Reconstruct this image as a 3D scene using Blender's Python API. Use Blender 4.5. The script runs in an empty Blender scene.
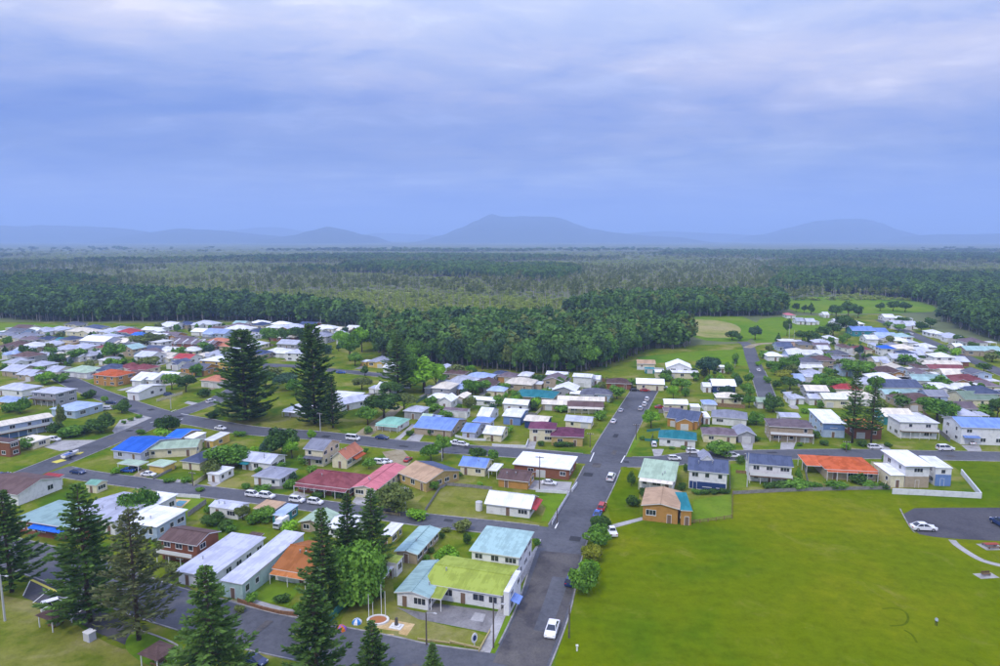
import bpy, math, random
import numpy as np
from mathutils import Vector, Matrix, noise as mnoise

random.seed(7)
SC = bpy.context.scene
COL = SC.collection

# ------------------------------------------------------------------ camera
FPX, CAMH, YH = 24.0/36.0*1000.0, 66.0, 238.0          # focal length in photo pixels, height, horizon row
PITCH = math.atan((333.0-YH)/FPX)
cd = bpy.data.cameras.new('camera'); cam = bpy.data.objects.new('camera', cd); COL.objects.link(cam)
cd.lens = 24.0; cd.sensor_width = 36.0; cd.clip_start = 1.0; cd.clip_end = 90000.0
cam.location = (0, 0, CAMH); cam.rotation_euler = (math.pi/2-PITCH, 0, 0)
SC.camera = cam

# ------------------------------------------------------------------ sky, sun, exposure
SUN_EL, SUN_AZ = math.radians(52), math.radians(-140)   # azimuth from +Y, clockwise: behind the camera, left
w = bpy.data.worlds.new('World'); SC.world = w; w.use_nodes = True
nt = w.node_tree; nt.nodes.clear()
def N(tree, typ, **kw):
    n = tree.nodes.new(typ)
    for k, v in kw.items():
        if k in ('operation','blend_type','data_type','sky_type','noise_dimensions','musgrave_type','wave_type','bands_direction','feature','vector_type','interpolation_type','clamp','attribute_name'): setattr(n, k, v)
        else: n.inputs[k].default_value = v
    return n
def ramp(tree, stops, interp='EASE'):
    r = tree.nodes.new('ShaderNodeValToRGB'); r.color_ramp.interpolation = interp
    e = r.color_ramp.elements
    while len(e) > 1: e.remove(e[0])
    e[0].position = stops[0][0]; e[0].color = (*stops[0][1], 1)
    for p, c in stops[1:]:
        x = e.new(p); x.color = (*c, 1)
    return r
L_ = nt.links.new
tc = N(nt, 'ShaderNodeTexCoord')
sep = N(nt, 'ShaderNodeSeparateXYZ'); L_(tc.outputs['Generated'], sep.inputs[0])
zabs = N(nt, 'ShaderNodeMath', operation='ABSOLUTE'); L_(sep.outputs['Z'], zabs.inputs[0])
zp = N(nt, 'ShaderNodeMath', operation='ADD'); L_(zabs.outputs[0], zp.inputs[0]); zp.inputs[1].default_value = 0.10
dx = N(nt, 'ShaderNodeMath', operation='DIVIDE'); L_(sep.outputs['X'], dx.inputs[0]); L_(zp.outputs[0], dx.inputs[1])
dy = N(nt, 'ShaderNodeMath', operation='DIVIDE'); L_(sep.outputs['Y'], dy.inputs[0]); L_(zp.outputs[0], dy.inputs[1])
cv = N(nt, 'ShaderNodeCombineXYZ'); L_(dx.outputs[0], cv.inputs[0]); L_(dy.outputs[0], cv.inputs[1])
grad = ramp(nt, [(0.0,(.225,.29,.53)),(0.05,(.19,.245,.48)),(0.11,(.165,.21,.405)),(0.19,(.30,.32,.49)),(0.30,(.53,.535,.64)),(0.5,(.70,.73,.82)),(1.0,(.74,.78,.84))], 'LINEAR')
L_(zabs.outputs[0], grad.inputs[0])
m1 = N(nt, 'ShaderNodeMapping'); L_(cv.outputs[0], m1.inputs[0]); m1.inputs['Location'].default_value = (3.1, 1.7, 0); m1.inputs['Scale'].default_value = (.30, .55, 1)
n1 = N(nt, 'ShaderNodeTexNoise', Scale=1.0, Detail=7.0, Roughness=.56, Distortion=.35); L_(m1.outputs[0], n1.inputs['Vector'])
c1 = ramp(nt, [(.28,(.42,.60,.92)),(.43,(.78,.86,.99)),(.54,(1.10,1.07,1.03)),(.70,(1.62,1.48,1.16))], 'EASE'); L_(n1.outputs[0], c1.inputs[0])
m2 = N(nt, 'ShaderNodeMapping'); L_(cv.outputs[0], m2.inputs[0]); m2.inputs['Location'].default_value = (8.3, 4.9, 0); m2.inputs['Scale'].default_value = (1.7, 2.1, 1)
n2 = N(nt, 'ShaderNodeTexNoise', Scale=1.0, Detail=9.0, Roughness=.60, Distortion=.35); L_(m2.outputs[0], n2.inputs['Vector'])
c2 = ramp(nt, [(.34,(.76,.83,.97)),(.46,(.95,.97,1)),(.54,(1.05,1.04,1.01)),(.66,(1.26,1.22,1.10))], 'EASE'); L_(n2.outputs[0], c2.inputs[0])
mu = N(nt, 'ShaderNodeMix', data_type='RGBA', blend_type='MULTIPLY'); mu.inputs['Factor'].default_value = 1
L_(grad.outputs[0], mu.inputs[6]); L_(c1.outputs[0], mu.inputs[7])
mu2 = N(nt, 'ShaderNodeMix', data_type='RGBA', blend_type='MULTIPLY'); mu2.inputs['Factor'].default_value = 1
L_(mu.outputs[2], mu2.inputs[6]); L_(c2.outputs[0], mu2.inputs[7])
zb = ramp(nt, [(0.0,(1,1,1)),(0.30,(1,1,1)),(0.7,(1.04,1.08,1.5)),(1.0,(1.04,1.09,1.55))], 'LINEAR'); L_(zabs.outputs[0], zb.inputs[0])
mu3 = N(nt, 'ShaderNodeMix', data_type='RGBA', blend_type='MULTIPLY'); mu3.inputs['Factor'].default_value = 1
L_(mu2.outputs[2], mu3.inputs[6]); L_(zb.outputs[0], mu3.inputs[7])
cs = N(nt, 'ShaderNodeVectorMath', operation='SCALE'); L_(mu3.outputs[2], cs.inputs[0]); cs.inputs['Scale'].default_value = 12.3
sky = N(nt, 'ShaderNodeTexSky', sky_type='NISHITA'); sky.sun_disc = False
sky.sun_elevation = SUN_EL; sky.sun_rotation = SUN_AZ
mx = N(nt, 'ShaderNodeMix', data_type='RGBA', blend_type='MIX'); mx.inputs['Factor'].default_value = .9   # nine tenths cloud
L_(sky.outputs[0], mx.inputs[6]); L_(cs.outputs[0], mx.inputs[7])
bg = N(nt, 'ShaderNodeBackground'); bg.inputs['Strength'].default_value = 0.1
L_(mx.outputs[2], bg.inputs[0])
out = N(nt, 'ShaderNodeOutputWorld'); L_(bg.outputs[0], out.inputs[0])

sd = bpy.data.lights.new('sun', 'SUN'); so = bpy.data.objects.new('sun', sd); COL.objects.link(so)
sd.energy = 1.5; sd.angle = math.radians(10); sd.color = (1.0, .92, .74)
sdir = Vector((math.sin(SUN_AZ)*math.cos(SUN_EL), math.cos(SUN_AZ)*math.cos(SUN_EL), math.sin(SUN_EL)))
so.rotation_euler = sdir.to_track_quat('Z', 'Y').to_euler(); so.location = (0, -50, 200)

SC.view_settings.view_transform = 'Standard'; SC.view_settings.look = 'None'
SC.view_settings.exposure = 0.42; SC.view_settings.gamma = 1.0
SC.render.engine = 'CYCLES'
cy = SC.cycles
cy.use_denoising = True; cy.max_bounces = 6; cy.diffuse_bounces = 2; cy.glossy_bounces = 2; cy.transmission_bounces = 2
cy.volume_bounces = 4; cy.transparent_max_bounces = 4
cy.sample_clamp_indirect = 4.0

# ------------------------------------------------------------------ photo pixel -> point on a level
SP, CP = math.sin(PITCH), math.cos(PITCH)
def G(x, y, z=0.0):
    a, b = (x-500.0)/FPX, (y-333.0)/FPX
    fy, fz = CP-b*SP, -SP-b*CP
    t = (z-CAMH)/fz
    return Vector((a*t, fy*t, z))
def PX(p):
    z_ = p[1]*CP-(p[2]-CAMH)*SP
    v_ = p[1]*SP+(p[2]-CAMH)*CP
    return 500+FPX*p[0]/z_, 333-FPX*v_/z_
def mpp(y):                                              # metres per photo pixel on the ground at row y
    p = G(500, y); return (p.y*CP+CAMH*SP)/FPX
GRID = math.radians(-17)
UX, VX = Vector((math.cos(GRID), math.sin(GRID), 0)), Vector((-math.sin(GRID), math.cos(GRID), 0))

# ------------------------------------------------------------------ helpers
def mesh(name, verts, faces, mats=(), fmat=None, smooth=False):
    me = bpy.data.meshes.new(name)
    me.from_pydata([tuple(v) for v in verts], [], faces)
    for m in mats: me.materials.append(m)
    if fmat is not None: me.polygons.foreach_set('material_index', fmat)
    if smooth: me.polygons.foreach_set('use_smooth', [True]*len(me.polygons))
    me.update()
    return me
def ob(name, me, parent=None, loc=(0,0,0), rz=0.0, scale=None):
    o = bpy.data.objects.new(name, me); COL.objects.link(o)
    o.location = loc; o.rotation_euler = (0, 0, rz)
    if scale is not None: o.scale = (scale,)*3 if not hasattr(scale, '__len__') else scale
    if parent is not None: o.parent = parent
    return o
def structure(o, kind='structure'): o['kind'] = kind; return o
LABELS = []                                              # (object, base label, zone phrase, x, y)
def tag(o, label, cat, group=None, auto=None):
    o['label'] = label; o['category'] = cat
    if group: o['group'] = group
    if auto: LABELS.append((o, label, auto[0], auto[1], auto[2]))
    return o

class MB:                                                # collects boxes, tubes and slabs into one mesh
    def __init__(s): s.v, s.f, s.m = [], [], []
    def poly(s, pts, m=0):
        b = len(s.v); s.v += [tuple(p) for p in pts]; s.f.append(tuple(range(b, b+len(pts)))); s.m.append(m)
    def box(s, x0, x1, y0, y1, z0, z1, m=0, mt=None):
        b = len(s.v)
        s.v += [(x0,y0,z0),(x1,y0,z0),(x1,y1,z0),(x0,y1,z0),(x0,y0,z1),(x1,y0,z1),(x1,y1,z1),(x0,y1,z1)]
        s.f += [(b,b+3,b+2,b+1),(b+4,b+5,b+6,b+7),(b,b+1,b+5,b+4),(b+1,b+2,b+6,b+5),(b+2,b+3,b+7,b+6),(b+3,b,b+4,b+7)]
        s.m += [m, m if mt is None else mt, m, m, m, m]
    def slab(s, quad, t, m=0, me=1):                      # quad of top points (ccw from above), thickness t downward
        b = len(s.v); n = len(quad)
        s.v += [tuple(p) for p in quad]+[(p[0],p[1],p[2]-t) for p in quad]
        s.f.append(tuple(range(b, b+n))); s.m.append(m)
        s.f.append(tuple(reversed(range(b+n, b+2*n)))); s.m.append(me)
        for i in range(n):
            j = (i+1) % n; s.f.append((b+i, b+n+i, b+n+j, b+j)); s.m.append(me)
    def tube(s, pts, rads, n=6, m=0, cap=True):
        b = len(s.v); k = len(pts)
        for i, p in enumerate(pts):
            p = Vector(p); d = (Vector(pts[min(i+1,k-1)])-Vector(pts[max(i-1,0)])).normalized()
            a = d.orthogonal().normalized(); c = d.cross(a)
            for j in range(n):
                t = 2*math.pi*j/n; q = p+(a*math.cos(t)+c*math.sin(t))*rads[i]; s.v.append(tuple(q))
        for i in range(k-1):
            for j in range(n):
                j2 = (j+1) % n
                s.f.append((b+i*n+j, b+i*n+j2, b+(i+1)*n+j2, b+(i+1)*n+j)); s.m.append(m)
        if cap:
            s.f.append(tuple(b+j for j in reversed(range(n)))); s.m.append(m)
            s.f.append(tuple(b+(k-1)*n+j for j in range(n))); s.m.append(m)
    def mesh(s, name, mats, smooth=False): return mesh(name, s.v, s.f, mats, s.m, smooth)

# ------------------------------------------------------------------ materials
MATS = {}
def mat(name, col, rough=.8, kind='plain', col2=None, scale=1.0, spec=.12, bump=0.0, metal=0.0, amount=.35):
    if name in MATS: return MATS[name]
    m = bpy.data.materials.new(name); m.use_nodes = True; t = m.node_tree; L = t.links.new
    b = t.nodes['Principled BSDF']
    b.inputs['Base Color'].default_value = (*col, 1); b.inputs['Roughness'].default_value = rough
    b.inputs['Specular IOR Level'].default_value = spec; b.inputs['Metallic'].default_value = metal
    c2 = col2 or tuple(c*.6 for c in col)
    if kind == 'noise':                                    # two tones, object space
        tc = N(t, 'ShaderNodeTexCoord'); n = N(t, 'ShaderNodeTexNoise', Scale=scale, Detail=6.0, Roughness=.65)
        L(tc.outputs['Object'], n.inputs['Vector'])
        r = ramp(t, [(.35, c2), (.62, col)]); L(n.outputs[0], r.inputs[0]); L(r.outputs[0], b.inputs['Base Color'])
        if bump:
            bp = N(t, 'ShaderNodeBump', Strength=bump, Distance=.05); L(n.outputs[0], bp.inputs['Height']); L(bp.outputs[0], b.inputs['Normal'])
    elif kind in ('roofx', 'roofy', 'tile'):               # weathered sheets: streaks down the slope, or tiles
        tc = N(t, 'ShaderNodeTexCoord'); mp = N(t, 'ShaderNodeMapping')
        mp.inputs['Scale'].default_value = (1.6,.16,.16) if kind == 'roofx' else ((.16,1.6,.16) if kind == 'roofy' else (.5,.5,.5))
        oi = N(t, 'ShaderNodeObjectInfo'); L(tc.outputs['Object'], mp.inputs[0]); L(oi.outputs['Random'], mp.inputs['Location'])
        n = N(t, 'ShaderNodeTexNoise', Scale=1.0, Detail=5.0, Roughness=.7); L(mp.outputs[0], n.inputs['Vector'])
        n2 = N(t, 'ShaderNodeTexNoise', Scale=.35, Detail=4.0, Roughness=.6); L(tc.outputs['Object'], n2.inputs['Vector'])
        ad = N(t, 'ShaderNodeMath', operation='ADD'); L(n.outputs[0], ad.inputs[0]); L(n2.outputs[0], ad.inputs[1])
        r = ramp(t, [(.70, tuple(c*(.82 if kind != 'tile' else .68) for c in col)), (1.0, col), (1.25, tuple(min(1, c*1.12+.01) for c in col))], 'LINEAR')
        dv = N(t, 'ShaderNodeMath', operation='MULTIPLY'); L(ad.outputs[0], dv.inputs[0]); dv.inputs[1].default_value = 1.0
        L(dv.outputs[0], r.inputs[0])
        vr = N(t, 'ShaderNodeMath', operation='MULTIPLY_ADD'); L(oi.outputs['Random'], vr.inputs[0]); vr.inputs[1].default_value = .36; vr.inputs[2].default_value = .76
        vs = N(t, 'ShaderNodeVectorMath', operation='SCALE'); L(r.outputs[0], vs.inputs[0]); L(vr.outputs[0], vs.inputs['Scale']); L(vs.outputs[0], b.inputs['Base Color'])
        wv = N(t, 'ShaderNodeTexWave', Scale=(1.6 if kind != 'tile' else 1.1)); wv.bands_direction = 'X' if kind == 'roofx' else 'Y'
        L(tc.outputs['Object'], wv.inputs['Vector'])
        bp = N(t, 'ShaderNodeBump', Strength=.35, Distance=.04); L(wv.outputs[0], bp.inputs['Height']); L(bp.outputs[0], b.inputs['Normal'])
    elif kind == 'board':                                  # weatherboard or brick courses
        tc = N(t, 'ShaderNodeTexCoord'); n = N(t, 'ShaderNodeTexNoise', Scale=.9, Detail=5.0, Roughness=.65)
        L(tc.outputs['Object'], n.inputs['Vector'])
        r = ramp(t, [(.3, c2), (.55, col)]); L(n.outputs[0], r.inputs[0]); L(r.outputs[0], b.inputs['Base Color'])
        wv = N(t, 'ShaderNodeTexWave', Scale=scale); wv.bands_direction = 'Z'; L(tc.outputs['Object'], wv.inputs['Vector'])
        bp = N(t, 'ShaderNodeBump', Strength=.3, Distance=.02); L(wv.outputs[0], bp.inputs['Height']); L(bp.outputs[0], b.inputs['Normal'])
    MATS[name] = m
    return m
def ground_mat(name, cols, scales, rough=.95, spec=.1, bump=.0, mown=False):   # three-tone mix of two noises, world space
    m = bpy.data.materials.new(name); m.use_nodes = True; t = m.node_tree; L = t.links.new
    b = t.nodes['Principled BSDF']; b.inputs['Roughness'].default_value = rough; b.inputs['Specular IOR Level'].default_value = spec
    g = N(t, 'ShaderNodeNewGeometry')
    a = N(t, 'ShaderNodeTexNoise', Scale=scales[0], Detail=6.0, Roughness=.62, Distortion=.5); L(g.outputs['Position'], a.inputs['Vector'])
    c = N(t, 'ShaderNodeTexNoise', Scale=scales[1], Detail=12.0, Roughness=.82); L(g.outputs['Position'], c.inputs['Vector'])
    r1 = ramp(t, [(.36, cols[0]), (.5, cols[1]), (.66, cols[2])]); L(a.outputs[0], r1.inputs[0])
    r2 = ramp(t, [(.28, (.62,.64,.62)), (.5, (1,1,1)), (.72, (1.3,1.26,1.22))], 'LINEAR'); L(c.outputs[0], r2.inputs[0])
    mm = N(t, 'ShaderNodeMix', data_type='RGBA', blend_type='MULTIPLY'); mm.inputs['Factor'].default_value = 1
    L(r1.outputs[0], mm.inputs[6]); L(r2.outputs[0], mm.inputs[7]); L(mm.outputs[2], b.inputs['Base Color'])
    if mown:                                              # mower passes and worn, dry ground
        mp = N(t, 'ShaderNodeMapping'); mp.inputs['Rotation'].default_value = (0, 0, math.radians(12)); L(g.outputs['Position'], mp.inputs[0])
        wv = N(t, 'ShaderNodeTexWave', Scale=.09, Distortion=11.0, Detail=4.0); wv.inputs['Detail Scale'].default_value = .3; wv.bands_direction = 'Y'; L(mp.outputs[0], wv.inputs['Vector'])
        r3 = ramp(t, [(.3, (.972,.975,.972)), (.7, (1.025,1.022,1.02))], 'LINEAR'); L(wv.outputs[0], r3.inputs[0])
        m3 = N(t, 'ShaderNodeMix', data_type='RGBA', blend_type='MULTIPLY'); m3.inputs['Factor'].default_value = 1; L(mm.outputs[2], m3.inputs[6]); L(r3.outputs[0], m3.inputs[7])
        dn = N(t, 'ShaderNodeTexNoise', Scale=.085, Detail=9.0, Roughness=.72, Distortion=1.2); L(mp.outputs[0], dn.inputs['Vector'])
        r4 = ramp(t, [(.56, (0,0,0)), (.74, (.55,.55,.55))], 'LINEAR'); L(dn.outputs[0], r4.inputs[0])
        m4 = N(t, 'ShaderNodeMix', data_type='RGBA', blend_type='MIX'); L(r4.outputs[0], m4.inputs['Factor']); L(m3.outputs[2], m4.inputs[6]); m4.inputs[7].default_value = (.24,.215,.05,1)
        L(m4.outputs[2], b.inputs['Base Color'])
    MATS[name] = m
    return m

# ------------------------------------------------------------------ ground, roads, paddocks
def grid_sheet(name, xs, ys, z, m):
    v = [(x, y, z) for y in ys for x in xs]; n = len(xs)
    f = [(j*n+i, j*n+i+1, (j+1)*n+i+1, (j+1)*n+i) for j in range(len(ys)-1) for i in range(n-1)]
    return structure(ob(name, mesh(name, v, f, [m])))
def ticks(lo, hi):
    t = [0.0]; s = 60.0
    while t[-1] < max(abs(lo), hi): t.append(t[-1]+s); s *= 1.16
    return sorted({max(lo, -x) for x in t} | {min(hi, x) for x in t})
G_HEATH = ground_mat('heath', ((.085,.110,.045), (.135,.160,.065), (.190,.205,.100)), (.0024, .03))
G_TOWN = ground_mat('yard_grass', ((.070,.140,.008), (.140,.182,.014), (.245,.230,.066)), (.075, .5), .98, .0)
G_PARK = ground_mat('park_grass', ((.082,.142,.0015), (.122,.166,.001), (.168,.188,.004)), (.020, .33), .98, 0.0, mown=True)
G_VIVID = ground_mat('paddock_grass', ((.085,.185,.012), (.125,.215,.014), (.165,.230,.025)), (.02, .2), .98, .0)
G_HEATH2 = ground_mat('heath_grass', ((.17,.23,.022), (.24,.29,.035), (.30,.32,.07)), (.012, .08))
G_DRY = ground_mat('dry_grass', ((.125,.160,.014), (.190,.200,.035), (.255,.235,.085)), (.09, .6), .98, .0)
G_OLDC = ground_mat('old_concrete', ((.15,.145,.14), (.21,.20,.195), (.27,.26,.25)), (.25, 2.0), .9, .2)
G_DRYF = ground_mat('dry_paddock', ((.20,.24,.05), (.28,.27,.09), (.33,.29,.13)), (.03, .2), .98, .0)
G_DIRT = ground_mat('bare_earth', ((.24,.19,.11), (.31,.26,.16), (.36,.32,.22)), (.2, 1.2))
G_ROAD = ground_mat('asphalt', ((.080,.083,.094), (.106,.109,.122), (.132,.135,.146)), (.05, .8), .9, .08)
G_OLD = ground_mat('worn_asphalt', ((.070,.066,.070), (.105,.098,.095), (.135,.125,.115)), (.16, 2.2), .95, .06)
G_CARPARK = ground_mat('car_park_asphalt', ((.070,.068,.078), (.086,.084,.094), (.100,.097,.105)), (.1, 1.5), .95, .06)
G_CONC = ground_mat('concrete', ((.27,.26,.25), (.36,.35,.335), (.43,.42,.40)), (.3, 2.0), .9, .2)
G_PAVE = ground_mat('tan_paving', ((.48,.33,.14), (.56,.40,.19), (.62,.46,.24)), (.4, 2.0), .9, .2)
grid_sheet('ground', ticks(-34000, 34000), [y for y in ticks(-1500, 34000)], 0.0, G_HEATH)
tx = [x*40 for x in range(-26, 27)]; ty = [y*40-80 for y in range(0, 16)]
def sheet(name, px, z, m, label=None):                    # flat polygon traced on the ground
    pts = [G(x, y, z) for x, y in px]
    c = sum(pts, Vector())/len(pts)
    me = mesh(name, [p-c for p in pts], [tuple(range(len(pts)))], [m])
    if me.polygons[0].normal.z < 0: me.flip_normals()
    return structure(ob(name, me, None, c))
def smooth_poly(pts, k=3):
    for _ in range(k):
        q = []
        for i in range(len(pts)):
            a, b = pts[i], pts[(i+1) % len(pts)]
            q += [(a[0]*.75+b[0]*.25, a[1]*.75+b[1]*.25), (a[0]*.25+b[0]*.75, a[1]*.25+b[1]*.75)]
        pts = q
    return pts
# the town's grass: everything this side of the forest
edge = [(-900,322),(0,322),(120,323),(250,322),(330,326),(372,338),(400,358),(470,364),(540,370),(600,366),(640,350),(700,345),(760,343),(785,316),(900,314),(935,330),(1000,344),(1300,362)]
tv = [G(x, y, .02) for x, y in edge]
tv += [Vector((x, y, .02)) for x, y in ((700,100),(700,-60),(-700,-60),(-900,300))]
structure(ob('town_grass', mesh('town_grass', tv, [tuple(range(len(tv)))], [G_TOWN])))
sheet('park_lawn', [(536,740),(553,672),(569,610),(590,563),(612,530),(642,521),(690,522),(732,519),(733,494),(890,489),(981,497),(960,471),(946,461),(1020,462),(1300,480),(1500,740)], .03, G_PARK)
sheet('paddock', smooth_poly([(642,319),(700,315.5),(757,317),(758,341),(712,342),(690,336),(668,326)], 1), .03, G_VIVID)
sheet('dry_patch', smooth_poly([(668,320),(716,319),(744,327),(736,338),(702,338),(684,330)]), .04, G_DRYF)
sheet('paddock', [(636,357),(700,351),(747,349),(748,366),(690,361),(645,364)], .03, G_VIVID)
sheet('paddock', smooth_poly([(784,297),(870,296),(910,299),(940,308),(930,313),(800,314),(784,306)], 1), .03, G_VIVID)
sheet('paddock', smooth_poly([(752,320),(785,316),(830,316),(836,330),(782,334),(778,346),(753,346)], 1), .04, G_VIVID)
sheet('paddock', [(-60,324),(35,323),(64,326),(30,331),(-60,333)], .03, G_VIVID)
sheet('heath_clearing', [(366,334),(362,320),(300,313),(240,307),(140,300),(220,293),(300,292),(420,292),(560,300),(612,306),(560,318),(640,319),(690,340),(640,332),(560,331),(470,330),(400,332)], .05, G_HEATH2)
sheet('dry_verge', smooth_poly([(-90,585),(20,596),(60,614),(100,640),(130,652),(185,640),(186,668),(200,760),(-160,760)], 1), .03, G_DRY)
sheet('vacant_lot', smooth_poly([(413,507),(432,487),(470,487),(497,489),(484,514),(540,522),(548,529),(470,523)], 1), .03, G_DRY)
sheet('vacant_lot', smooth_poly([(250,425),(285,412),(330,425),(345,433),(300,436)], 1), .03, G_DRY)
sheet('green_yard', [(534,497),(566,493),(556,522),(541,521),(546,508)], .035, G_VIVID)
sheet('green_yard', [(613,527),(607,505),(625,464),(638,470),(640,519)], .035, G_PARK)
sheet('green_yard', [(691,522),(694,500),(731,494),(732,518)], .035, G_VIVID)
sheet('memorial_lawn', smooth_poly([(335,628),(360,592),(392,575),(396,608),(420,620),(492,635),(486,648),(430,642),(360,636)], 1), .035, G_DRY)
for pts in ([(186,494),(206,500),(190,513),(176,509)], [(640,441),(627,457),(622,452),(636,431)], [(797,398),(815,400),(818,416),(800,418)], [(270,572),(305,580),(288,606),(246,598)], [(725,465),(746,462),(748,487),(728,489)]):
    sheet('green_yard', pts, .035, G_VIVID)

ROADS = []
def smooth_line(pts, n=6):
    out = []
    P = [pts[0]]+list(pts)+[pts[-1]]
    for i in range(1, len(P)-2):
        a, b, c, d = [Vector(q) for q in P[i-1:i+3]]
        for k in range(n):
            t = k/n
            out.append(.5*((2*b)+(c-a)*t+(2*a-5*b+4*c-d)*t*t+(3*b-a-3*c+d)*t**3))
    out.append(Vector(P[-2])); return out
def ribbon(name, line, wid, z, m, sub=6, reg=False):
    pts = smooth_line(line, sub); v = []; f = []
    nrm = []
    for i, p in enumerate(pts):
        d = pts[min(i+1,len(pts)-1)]-pts[max(i-1,0)]; d.z = 0; d.normalize()
        n = Vector((-d.y, d.x, 0)); nrm.append(n)
        ww = wid[0]+(wid[1]-wid[0])*i/(len(pts)-1) if isinstance(wid, tuple) else wid
        for s in (1, -1): q = p+n*s*ww/2; v.append((q.x, q.y, z))
        if i: k = 2*i; f.append((k-2, k-1, k+1, k))
    o = structure(ob(name, mesh(name, v, f, [m])))
    if o.data.polygons[0].normal.z < 0: o.data.flip_normals()
    ws = [wid[0]+(wid[1]-wid[0])*i/(len(pts)-1) for i in range(len(pts))] if isinstance(wid, tuple) else [wid]*len(pts)
    if reg: ROADS.append((pts, nrm, ws, z))
    return o
def gl(px): return [G(x, y) for x, y in px]
R_D = gl([(518,668),(543.5,608),(564,540),(595,483),(613.5,444),(640,398),(645,390)])
R_A = gl([(592,459.5),(530,454),(470,450),(400,445),(320,436),(250,430.5),(205,423),(170,416.5),(145,410),(107,397),(82,387),(60,377),(40,371)])
R_AL = gl([(166,417),(140,429),(107,442),(60,461),(20,477),(-20,494)])
R_B = gl([(550,534),(500,528),(425,520),(382,514),(325,507),(250,497),(200,491),(140,483),(88,476),(58,470)])
R_C = gl([(505,676),(420,664),(380,655),(320,643),(262,631),(210,617),(150,599),(95,578),(40,560),(-20,545),(-80,530)])
R_E = gl([(616,462),(660,461.5),(700,457),(760,455),(850,454),(935,455.5),(1010,457),(1080,460)])
R_H = gl([(170,417),(195,408),(217,400),(240,387),(262,373),(272,366)])
R_K = gl([(240,364),(290,366),(330,370),(360,373),(395,377)])
R_F = gl([(768,400),(760,378),(752,358),(748,346),(742,342)])
R_F2 = gl([(747,348),(760,344),(790,343)])
R_G = gl([(1060,398),(1000,372),(960,355),(930,342),(905,331),(880,320)])
R_J = gl([(664,460),(654,430)])
zz = .05
for nm, ln, wd in (('main_road', R_D, (8.9, 11.4)), ('cross_street', R_A, 9.0), ('left_street', R_AL, 9.0), ('back_lane', R_B, 6.6), ('front_street', R_C, 10.0),
                   ('right_street', R_E, 8.8), ('side_street', R_H, 8.0), ('side_street', R_K, 7.0), ('farm_road', R_F, 7.0), ('farm_track', R_F2, 5.0), ('far_street', R_G, 8.5)):
    ribbon(nm, ln, wd, zz, G_ROAD if nm != 'farm_track' else G_DIRT, 8, True); zz += .006
# older surface on the lower half of the main road and at the mouth of the front street
ribbon('worn_surface', gl([(518,668),(531,638),(547,600),(560,553)]), (8.2, 8.4), zz, G_OLD); zz += .006
ribbon('bluestone_patch', gl([(541,632),(549,612),(561,578)]), (2.6, 3.4), zz, G_ROAD); zz += .006
M_KERB = ground_mat('kerb_concrete', ((.22,.21,.20), (.30,.29,.28), (.38,.37,.355)), (.5, 2.0))
def kerbs():
    for ri, (pts, nrm, wid, z) in enumerate(ROADS):
        if ri in (9,): continue
        for s in (1, -1):
            run = []
            dense = []
            for i in range(len(pts)-1):
                k = max(1, int((pts[i+1]-pts[i]).length/1.5))
                for j in range(k):
                    t = j/k; dense.append((pts[i].lerp(pts[i+1], t), nrm[i].lerp(nrm[i+1], t).normalized(), wid[i]))
            def flush(run):
                if len(run) < 4: return
                v, f = [], []
                for i, (q, n) in enumerate(run):
                    for o_, h_ in ((0, .03), (.05, .14), (.28, .14), (.31, .03)):
                        w_ = q+n*s*o_; v.append((w_.x, w_.y, h_))
                    if i:
                        b = 4*i
                        for c in range(3): f.append((b-4+c, b-3+c, b+1+c, b+c))
                o = structure(ob('kerb', mesh('kerb', v, f, [M_KERB])))
            for p, n, wi in dense:
                q = p+n*s*wi/2
                hit = False
                for rj, (p2, n2, w2, z2) in enumerate(ROADS):
                    if rj == ri: continue
                    for k in range(len(p2)-1):
                        a, b = p2[k], p2[k+1]; ab = b-a
                        t = max(0, min(1, (q-a).dot(ab)/max(ab.length_squared, 1e-6)))
                        if (q-(a+ab*t)).length < w2[k]/2+.9: hit = True; break
                    if hit: break
                if hit or (q.y > 330): flush(run); run = []
                else: run.append((q, n))
            flush(run)
kerbs()
rp = random.Random(9)                                      # repairs in the asphalt
M_NEWTAR = ground_mat('fresh_asphalt', ((.042,.044,.050), (.052,.054,.060), (.064,.066,.072)), (.2, 2.0), .95, .06)
for pts, nrm, ws, z in ROADS[:7]:
    for _ in range(7):
        i = rp.randrange(1, len(pts)-2); a, b = pts[i], pts[i].lerp(pts[i+1], min(.9, rp.uniform(2.0, 6.0)/max(2.5, (pts[i+1]-pts[i]).length))); off = nrm[i]*rp.uniform(-.32, .32)*ws[i]
        if a.y < 320: ribbon('road_patch', [a+off, b+off], rp.uniform(1.0, 2.6), zz+.002+rp.random()*.002, rp.choice((M_NEWTAR, G_OLD)), 2)
# painted lines
M_LINE = mat('road_paint', (.72,.72,.70), .8); M_YEL = mat('yellow_paint', (.62,.55,.10), .8)
def mark(px0, px1, wid, m=None): ribbon('road_marking', gl([px0, px1]), wid, zz+.006, m or M_LINE, 1)
for a, b in (((590,462),(594,453)), ((621,463),(625,456)), ((171,412),(176,410)), ((181,414),(196,416.5)), ((178,421),(183,419)), ((150,423),(160,421)), ((555,529),(558,523))): mark(a, b, .32)
mark((54,463),(64,460), 2.6, M_YEL); mark((76,455),(80,452.5), 2.4, M_YEL)
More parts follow.
